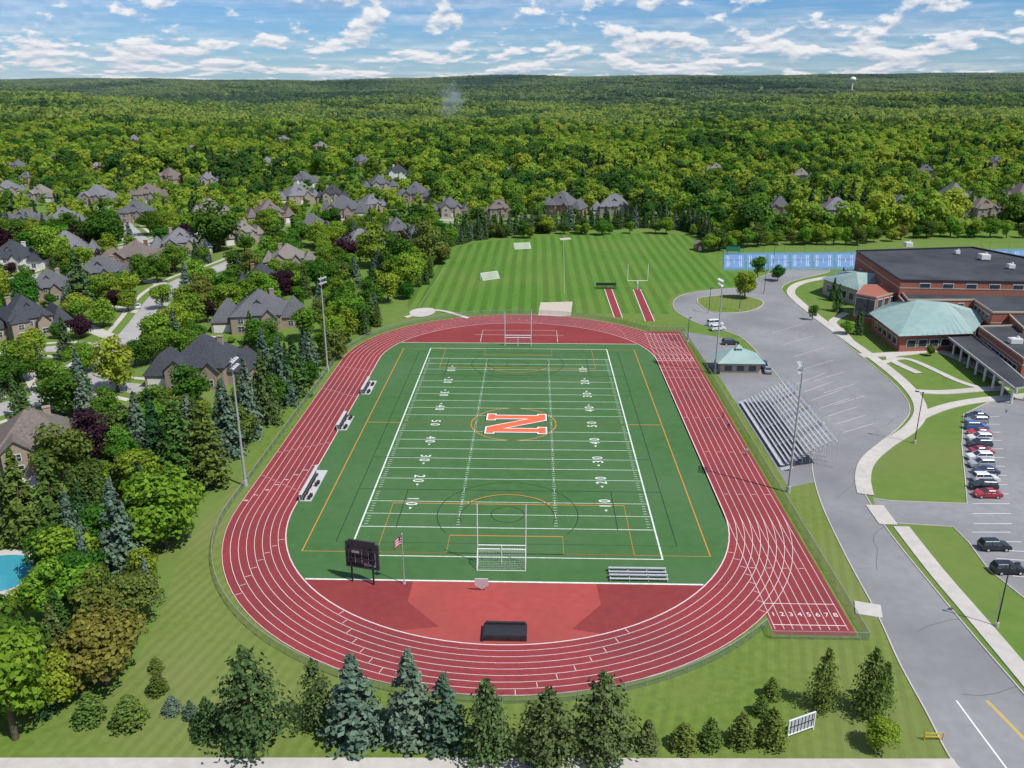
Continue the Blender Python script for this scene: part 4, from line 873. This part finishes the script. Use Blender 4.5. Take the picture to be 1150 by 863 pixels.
# ---- instanced masses
LO=[decid_mesh('canopy_lo_%d'%i,80+i,wr=w_,nl=11,per=52,ls=.46,mats=(None,),zc=.55,vr=.42,trunk=False,jit=.26) for i,w_ in enumerate((.42,.36,.48))]
LOC=[conif_mesh('conifer_lo_%d'%i,90+i,wr=.24,layers=14,br=8,seg=3,ls=.55,mats=(None,None)) for i in range(2)]
def instancer(name,mesh,pts,hs,mat):
    if len(pts)==0: return
    n=len(pts); s=np.asarray(hs)/10; a=rng.uniform(0,2*np.pi,n); zz=TH(pts[:,0],pts[:,1]); zz[np.hypot(pts[:,0],pts[:,1])<1150]=0
    c=np.stack([pts[:,0],pts[:,1],zz-.1],1); vs=[]
    for k in range(4):
        an=a+k*math.pi/2+math.pi/4; r=s*math.sqrt(.5); vs.append(c+np.stack([np.cos(an)*r,np.sin(an)*r,np.zeros(n)],1))
    vs=np.stack(vs,1).reshape(-1,3); me=D.meshes.new(name); me.from_pydata(vs.tolist(),[],np.arange(4*n).reshape(-1,4).tolist())
    o=D.objects.new(name,me); C.collection.objects.link(o); o.instance_type='FACES'; o.use_instance_faces_scale=True; o.show_instancer_for_render=False; o.show_instancer_for_viewport=False
    m2=mesh.copy(); m2.materials.clear(); m2.materials.append(mat); m2.materials.append(M['bark']); c_=D.objects.new('tree_crown',m2); C.collection.objects.link(c_); c_.parent=o
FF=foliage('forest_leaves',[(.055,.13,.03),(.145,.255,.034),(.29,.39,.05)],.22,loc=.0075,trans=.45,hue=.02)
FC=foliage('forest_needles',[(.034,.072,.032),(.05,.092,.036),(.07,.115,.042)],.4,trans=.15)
MFm=foliage('mid_forest_leaves',[(.055,.115,.045),(.13,.215,.05),(.27,.345,.07)],.18,pos=(.0045,.085),trans=.42,hue=.0)  # broad noise mixes stand colours with painted cloud-shadow patches
FD=foliage('far_forest_leaves',[(.05,.10,.055),(.10,.165,.068),(.20,.265,.09)],.15,pos=(.0016,.05),trans=.42,hue=.0)  # bluish tint paints distance haze into the leaves; broad noise paints cloud shadow too
p=jgrid(-420,60,330,640,7.9); k=inpoly(p[:,0],p[:,1],sub)&(p[:,1]>=430)&away_h(p,.85)&away_streets(p,1.5)&(rng.uniform(0,1,len(p))<.85); p=p[k]; fy=front_yard(p); kk=~fy|(rng.uniform(0,1,len(p))<.6); p=p[kk]; fy=fy[kk]
sel=rng.integers(0,6,len(p)); hh=rng.uniform(7,13.5,len(p))*np.where(fy,.55,1)
for i in range(3): q=(sel==i)|(sel==i+3)&(i<2); instancer('neighborhood_trees',LO[i],p[q],hh[q],FF)
instancer('neighborhood_spruces',LOC[0],p[sel==5],hh[sel==5],FC)
row=smooth(GP([(508,276),(530,271),(580,264),(640,259),(700,257),(750,257),(785,263),(800,278)]),False,8); row=np.array(row); pts=[]
for i in range(len(row)-1):
    a=row[i];b_=row[i+1]; n=max(1,int(np.hypot(*(b_-a))/4.2))
    for t in range(n):
        for off in(0,5.5): pts.append(a+(b_-a)*t/n+np.array([rng.uniform(-1.5,1.5),off+rng.uniform(-1.5,1.5)]))
for x,y in pts:
    if random.random()<.92: tree('spruce_tree',SPR,x,y,random.uniform(7,12),random.choice(['dkspruce','dkspruce','spruce']),1.0)
for k in range(26):
    u=random.uniform(515,800); x,y=G(u,266 if u<600 else 262); tree('maple_tree',DEC,x,y-random.uniform(0,6),random.uniform(5,9),random.choice(['green','lime','olive']),1.1)
row=smooth(GP([(800,284),(830,279),(900,276),(960,276),(1040,268),(1100,268),(1200,268)]),False,6); row=np.array(row)
for i in range(len(row)-1):
    a=row[i];b_=row[i+1]; n=max(1,int(np.hypot(*(b_-a))/6))
    for t in range(n):
        x,y=a+(b_-a)*t/n+rng.uniform(-1.5,1.5,2); tree('maple_tree',DEC,x,y+2,random.uniform(6,11),random.choice(['green','olive','lime']),1.15)
def forest_ok(p):
    x,y=p[:,0],p[:,1]
    top=GP([(-400,207),(440,207),(505,236),(505,268),(580,258),(650,253),(755,253),(795,262),(830,274),(960,272),(1040,262),(1400,262)])
    X=np.array([t[0] for t in top]);Y=np.array([t[1] for t in top]); o_=np.argsort(X); lim=np.interp(x,X[o_],Y[o_]); return y>lim
p=jgrid(-1050,1150,380,1450,8.6); k=(np.abs(p[:,0]-(-.027)*p[:,1])<p[:,1]*.72+40)&forest_ok(p)&away_h(p,.85)
nz=np.sin(p[:,0]/47+1.3)*np.sin(p[:,1]/61)+.6*np.sin(p[:,0]/23+p[:,1]/31)
leftsub=(p[:,0]<-.08*p[:,1]); k&=~((nz>1.15)&leftsub&(p[:,1]<1250)); k&=~((nz>1.38)&~leftsub&(p[:,1]>650)); k&=rng.uniform(0,1,len(p))<np.where(leftsub,.90,.97)
fy=front_yard(p,8.5); k&=~fy|(rng.uniform(0,1,len(p))<np.where(p[:,0]>60,.4,.6)); p=p[k]; nz=nz[k]; fy=fy[k]
con=(rng.uniform(0,1,len(p))<.08)|((nz<-1.2)&(p[:,1]<900))
sel=rng.integers(0,3,len(p)); big=.5+.5*np.sin(p[:,0]/83+2)*np.sin(p[:,1]/97+p[:,0]/140)
hh=rng.uniform(7,18,len(p))*(.8+.55*big)*np.where(fy,.4,1)
for i in range(3): q=(sel==i)&~con; instancer('forest',LO[i],p[q],hh[q],FF)
for i in range(2): q=con&(sel%2==i); instancer('forest_conifers',LOC[i],p[q],hh[q]*.95,FC)
def patch_mesh(seed,size=130):
    global rng; rng=np.random.default_rng(seed); P=[];Nn=[]
    g=np.arange(-size/2,size/2,10.0)
    for gx in g:
        for gy in g:
            if rng.uniform()<.06: continue
            r=rng.uniform(3.6,8.6); c=np.array([gx+rng.uniform(-4,4),gy+rng.uniform(-4,4),rng.uniform(2,9)+r*.8]); m=int(26*(r/5.5)**1.5)
            d=rng.normal(0,1,(m,3)); d[:,2]=np.abs(d[:,2])*1.1-.25; d/=np.linalg.norm(d,axis=1,keepdims=True); P.append(c+d*r*np.array([1,1,.9])); Nn.append(d)
    P=np.concatenate(P);Nn=np.concatenate(Nn); return to_mesh('forest_patch',quads(P,Nn,1.9,1.9,.2),None,(None,))
PM=[patch_mesh(200+i) for i in range(4)]
rng=np.random.default_rng(5)
p=jgrid(-9000,9500,1420,11500,118); k=(np.abs(p[:,0])<p[:,1]*.80+100)&(np.hypot(p[:,0],p[:,1])<11000)
clr=[(G(150,128),160),(G(420,122),130),(G(760,121),150),(G(1010,118),170),(G(640,128),110),(G(280,114),190),(G(930,125),110)]
for (cx_,cy_),r in clr: k&=np.hypot(p[:,0]-cx_,(p[:,1]-cy_)*.5)>r*.5
p=p[k]; sel=rng.integers(0,4,len(p)); near_=p[:,1]<2500
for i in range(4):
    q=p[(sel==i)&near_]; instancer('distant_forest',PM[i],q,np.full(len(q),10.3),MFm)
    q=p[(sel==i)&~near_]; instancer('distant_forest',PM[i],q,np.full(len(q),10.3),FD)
# ------------------------------------------------------------ people
def person(u,v,rz,shirt,pants,stride=.25):
    x,y=G(u,v); me=D.meshes.new('person'); J=[(0,0,.95),(0,0,1.2),(0,0,1.42),(0,0,1.52),(0,.02,1.66),(0,.02,1.76),
     (-.19,0,1.40),(-.26,.05,1.12),(-.24,.2,.9),(.19,0,1.40),(.26,-.05,1.12),(.24,.1,.88),
     (-.1,0,.9),(-.11,stride*.5,.5),(-.11,stride,.08),(-.11,stride+.14,.04),(.1,0,.9),(.11,-stride*.3,.5),(.11,-stride,.08),(.11,-stride+.14,.04)]
    E=[(0,1),(1,2),(2,3),(3,4),(4,5),(2,6),(6,7),(7,8),(2,9),(9,10),(10,11),(0,12),(12,13),(13,14),(14,15),(0,16),(16,17),(17,18),(18,19)]
    R=[.15,.13,.15,.055,.1,.085,.065,.045,.035,.065,.045,.035,.09,.06,.045,.04,.09,.06,.045,.04]
    me.from_pydata(J,E,[]); o=D.objects.new('person',me); C.collection.objects.link(o); o.location=(x,y,.06); o.rotation_euler=(0,0,rz)
    o.modifiers.new('skin','SKIN'); me.skin_vertices[0].data[0].use_root=True
    for i,r in enumerate(R): me.skin_vertices[0].data[i].radius=(r,r*.8)
    s=o.modifiers.new('sub','SUBSURF'); s.levels=1; s.render_levels=1
    m=D.materials.new('person_clothes'); nt,N,L=nodes(m); b=N['Principled BSDF']; tc=N.new('ShaderNodeTexCoord'); sp_=N.new('ShaderNodeSeparateXYZ'); L.new(tc.outputs['Object'],sp_.inputs[0])
    r_=N.new('ShaderNodeValToRGB'); r_.color_ramp.interpolation='CONSTANT'; dv=N.new('ShaderNodeMath'); dv.operation='DIVIDE'; dv.inputs[1].default_value=2; L.new(sp_.outputs['Z'],dv.inputs[0]); L.new(dv.outputs[0],r_.inputs[0])
    els=r_.color_ramp.elements; els[0].color=(.03,.03,.03,1); els[1].position=.05; els[1].color=(*pants,1)
    for ps,c in((.49,shirt),(.735,(.45,.28,.2)),(.85,(.05,.03,.02))): q=els.new(ps); q.color=(*c,1)
    L.new(r_.outputs[0],b.inputs['Base Color']); me.materials.append(m)
person(818,483,.3,(.02,.02,.03),(.03,.03,.04)); person(838,512,2.8,(.5,.5,.5),(.02,.03,.08)); person(812,470,1.0,(.1,.1,.3),(.05,.05,.05),.15)
# ------------------------------------------------------------ smoke column and distant summer haze (real volumes where they stand)
x,y=G(508,138); sm=empty('smoke_plume',(x,y,0)); 
bm=bmesh.new(); bmesh.ops.create_uvsphere(bm,u_segments=16,v_segments=12,radius=1)
me=D.meshes.new('smoke_volume'); bm.to_mesh(me); bm.free(); o=D.objects.new('smoke_volume',me); C.collection.objects.link(o); o.parent=sm; o.location=(0,0,40); o.scale=(32,20,40); o.rotation_euler=(0,math.radians(18),0)
vm=D.materials.new('smoke'); nt,N,L=nodes(vm); N.remove(N['Principled BSDF']); pv=N.new('ShaderNodeVolumePrincipled'); pv.inputs['Color'].default_value=(.78,.88,1,1)
tc=N.new('ShaderNodeTexCoord'); nz_=N.new('ShaderNodeTexNoise'); nz_.inputs['Scale'].default_value=2.6; nz_.inputs['Detail'].default_value=4; L.new(tc.outputs['Object'],nz_.inputs['Vector'])
le=N.new('ShaderNodeVectorMath'); le.operation='LENGTH'; L.new(tc.outputs['Object'],le.inputs[0])
s1=N.new('ShaderNodeMath'); s1.operation='SUBTRACT'; L.new(nz_.outputs['Fac'],s1.inputs[0]); mlt=N.new('ShaderNodeMath'); mlt.operation='MULTIPLY_ADD'; mlt.inputs[1].default_value=.46; mlt.inputs[2].default_value=.14; L.new(le.outputs['Value'],mlt.inputs[0]); L.new(mlt.outputs[0],s1.inputs[1])
s2=N.new('ShaderNodeMath'); s2.operation='MULTIPLY'; s2.inputs[1].default_value=.11; s2.use_clamp=True; L.new(s1.outputs[0],s2.inputs[0]); L.new(s2.outputs[0],pv.inputs['Density']); L.new(pv.outputs[0],N['Material Output'].inputs['Volume']); me.materials.append(vm)
hm=D.materials.new('haze'); nt,N,L=nodes(hm); N.remove(N['Principled BSDF']); vs_=N.new('ShaderNodeVolumeScatter'); vs_.inputs['Color'].default_value=(.62,.80,1,1); vs_.inputs['Density'].default_value=2.3e-5; L.new(vs_.outputs[0],N['Material Output'].inputs['Volume'])
m=MB(); m.box((0,6900,145),(20000,12000,330)); m.build('sky_haze',hm)
# ------------------------------------------------------------ world
SUN_EL=math.radians(56); SAZ=math.radians(124)
w=D.worlds.new('World'); C.scene.world=w; w.use_nodes=True; nt=w.node_tree; N=nt.nodes; L=nt.links; N.clear()
out=N.new('ShaderNodeOutputWorld'); sky=N.new('ShaderNodeTexSky'); sky.sky_type='NISHITA'; sky.sun_disc=False; sky.sun_elevation=SUN_EL; sky.sun_rotation=SAZ; sky.air_density=1.0; sky.dust_density=.2; sky.ozone_density=3.0; sky.altitude=200
def mth(op,a,b=None,c=None,clamp=False):
    n=N.new('ShaderNodeMath'); n.operation=op; n.use_clamp=clamp
    for i,v in enumerate((a,b,c)):
        if v is None: continue
        if isinstance(v,(int,float)): n.inputs[i].default_value=v
        else: L.new(v,n.inputs[i])
    return n.outputs[0]
tc=N.new('ShaderNodeTexCoord'); sp_=N.new('ShaderNodeSeparateXYZ'); L.new(tc.outputs['Generated'],sp_.inputs[0])
az=mth('ARCTAN2',sp_.outputs['X'],sp_.outputs['Y']); el=mth('MAXIMUM',sp_.outputs['Z'],0.0); lg=mth('LOGARITHM',mth('ADD',el,.022),math.e)
def cl(off,scx,scy,det,seed,rough=.55):
    cb=N.new('ShaderNodeCombineXYZ'); L.new(mth('MULTIPLY',az,scx),cb.inputs[0]); L.new(mth('MULTIPLY_ADD',lg,scy,off),cb.inputs[1]); cb.inputs[2].default_value=seed
    n=N.new('ShaderNodeTexNoise'); n.inputs['Scale'].default_value=1; n.inputs['Detail'].default_value=det; n.inputs['Roughness'].default_value=rough; L.new(cb.outputs[0],n.inputs['Vector']); return n.outputs['Fac']
n1=cl(0,21,4.0,8,5.3,.56); n2=cl(.3,21,4.0,8,5.3,.56)
thin=mth('MINIMUM',mth('MULTIPLY',mth('MAXIMUM',mth('SUBTRACT',el,.04),0.0),2.4),.07)
mask=N.new('ShaderNodeMapRange'); mask.interpolation_type='SMOOTHSTEP'; L.new(mth('SUBTRACT',n1,thin),mask.inputs[0]); mask.inputs[1].default_value=.455; mask.inputs[2].default_value=.56
wisp=N.new('ShaderNodeMapRange'); L.new(cl(0,4,6.5,8,9.7,.64),wisp.inputs[0]); wisp.inputs[1].default_value=.42; wisp.inputs[2].default_value=.75; wisp.inputs[4].default_value=.7
mk=mth('MAXIMUM',mask.outputs[0],wisp.outputs[0])
sh=mth('MULTIPLY_ADD',mth('SUBTRACT',n1,n2),5.0,.58,True)
cm=N.new('ShaderNodeMix'); cm.data_type='RGBA'; L.new(sh,cm.inputs[0]); cm.inputs[6].default_value=(.45,.54,.68,1); cm.inputs[7].default_value=(.94,.95,.98,1)
b1=N.new('ShaderNodeBackground'); b1.inputs[1].default_value=.10; b2=N.new('ShaderNodeBackground'); b2.inputs[1].default_value=.95
tint=N.new('ShaderNodeMix'); tint.data_type='RGBA'; tint.blend_type='MULTIPLY'; tint.inputs[0].default_value=1; L.new(sky.outputs[0],tint.inputs[6]); tint.inputs[7].default_value=(.42,.70,1.08,1)
L.new(tint.outputs[2],b1.inputs[0]); L.new(cm.outputs[2],b2.inputs[0]); ms=N.new('ShaderNodeMixShader'); L.new(mk,ms.inputs[0]); L.new(b1.outputs[0],ms.inputs[1]); L.new(b2.outputs[0],ms.inputs[2]); L.new(ms.outputs[0],out.inputs[0])
sd=D.lights.new('sun','SUN'); sd.energy=4.9; sd.angle=math.radians(.5); sd.color=(1,.965,.91); so=D.objects.new('sun',sd); C.collection.objects.link(so)
sv=Vector((math.sin(SAZ)*math.cos(SUN_EL),math.cos(SAZ)*math.cos(SUN_EL),math.sin(SUN_EL))); so.rotation_euler=sv.to_track_quat('Z','Y').to_euler()
cd=D.cameras.new('camera'); cd.sensor_width=36; cd.lens=36*FPX/1150; cd.clip_end=40000; cd.clip_start=.5; co=D.objects.new('camera',cd); C.collection.objects.link(co)
mt=Matrix((Rt,Up,-Fw)).transposed().to_4x4(); mt.translation=(0,0,CAMH); co.matrix_world=mt; C.scene.camera=co
C.scene.view_settings.view_transform='Standard'; C.scene.view_settings.look='None'; C.scene.view_settings.exposure=0
print('objects',len(D.objects),'forest',len(hh),'patches',len(p))
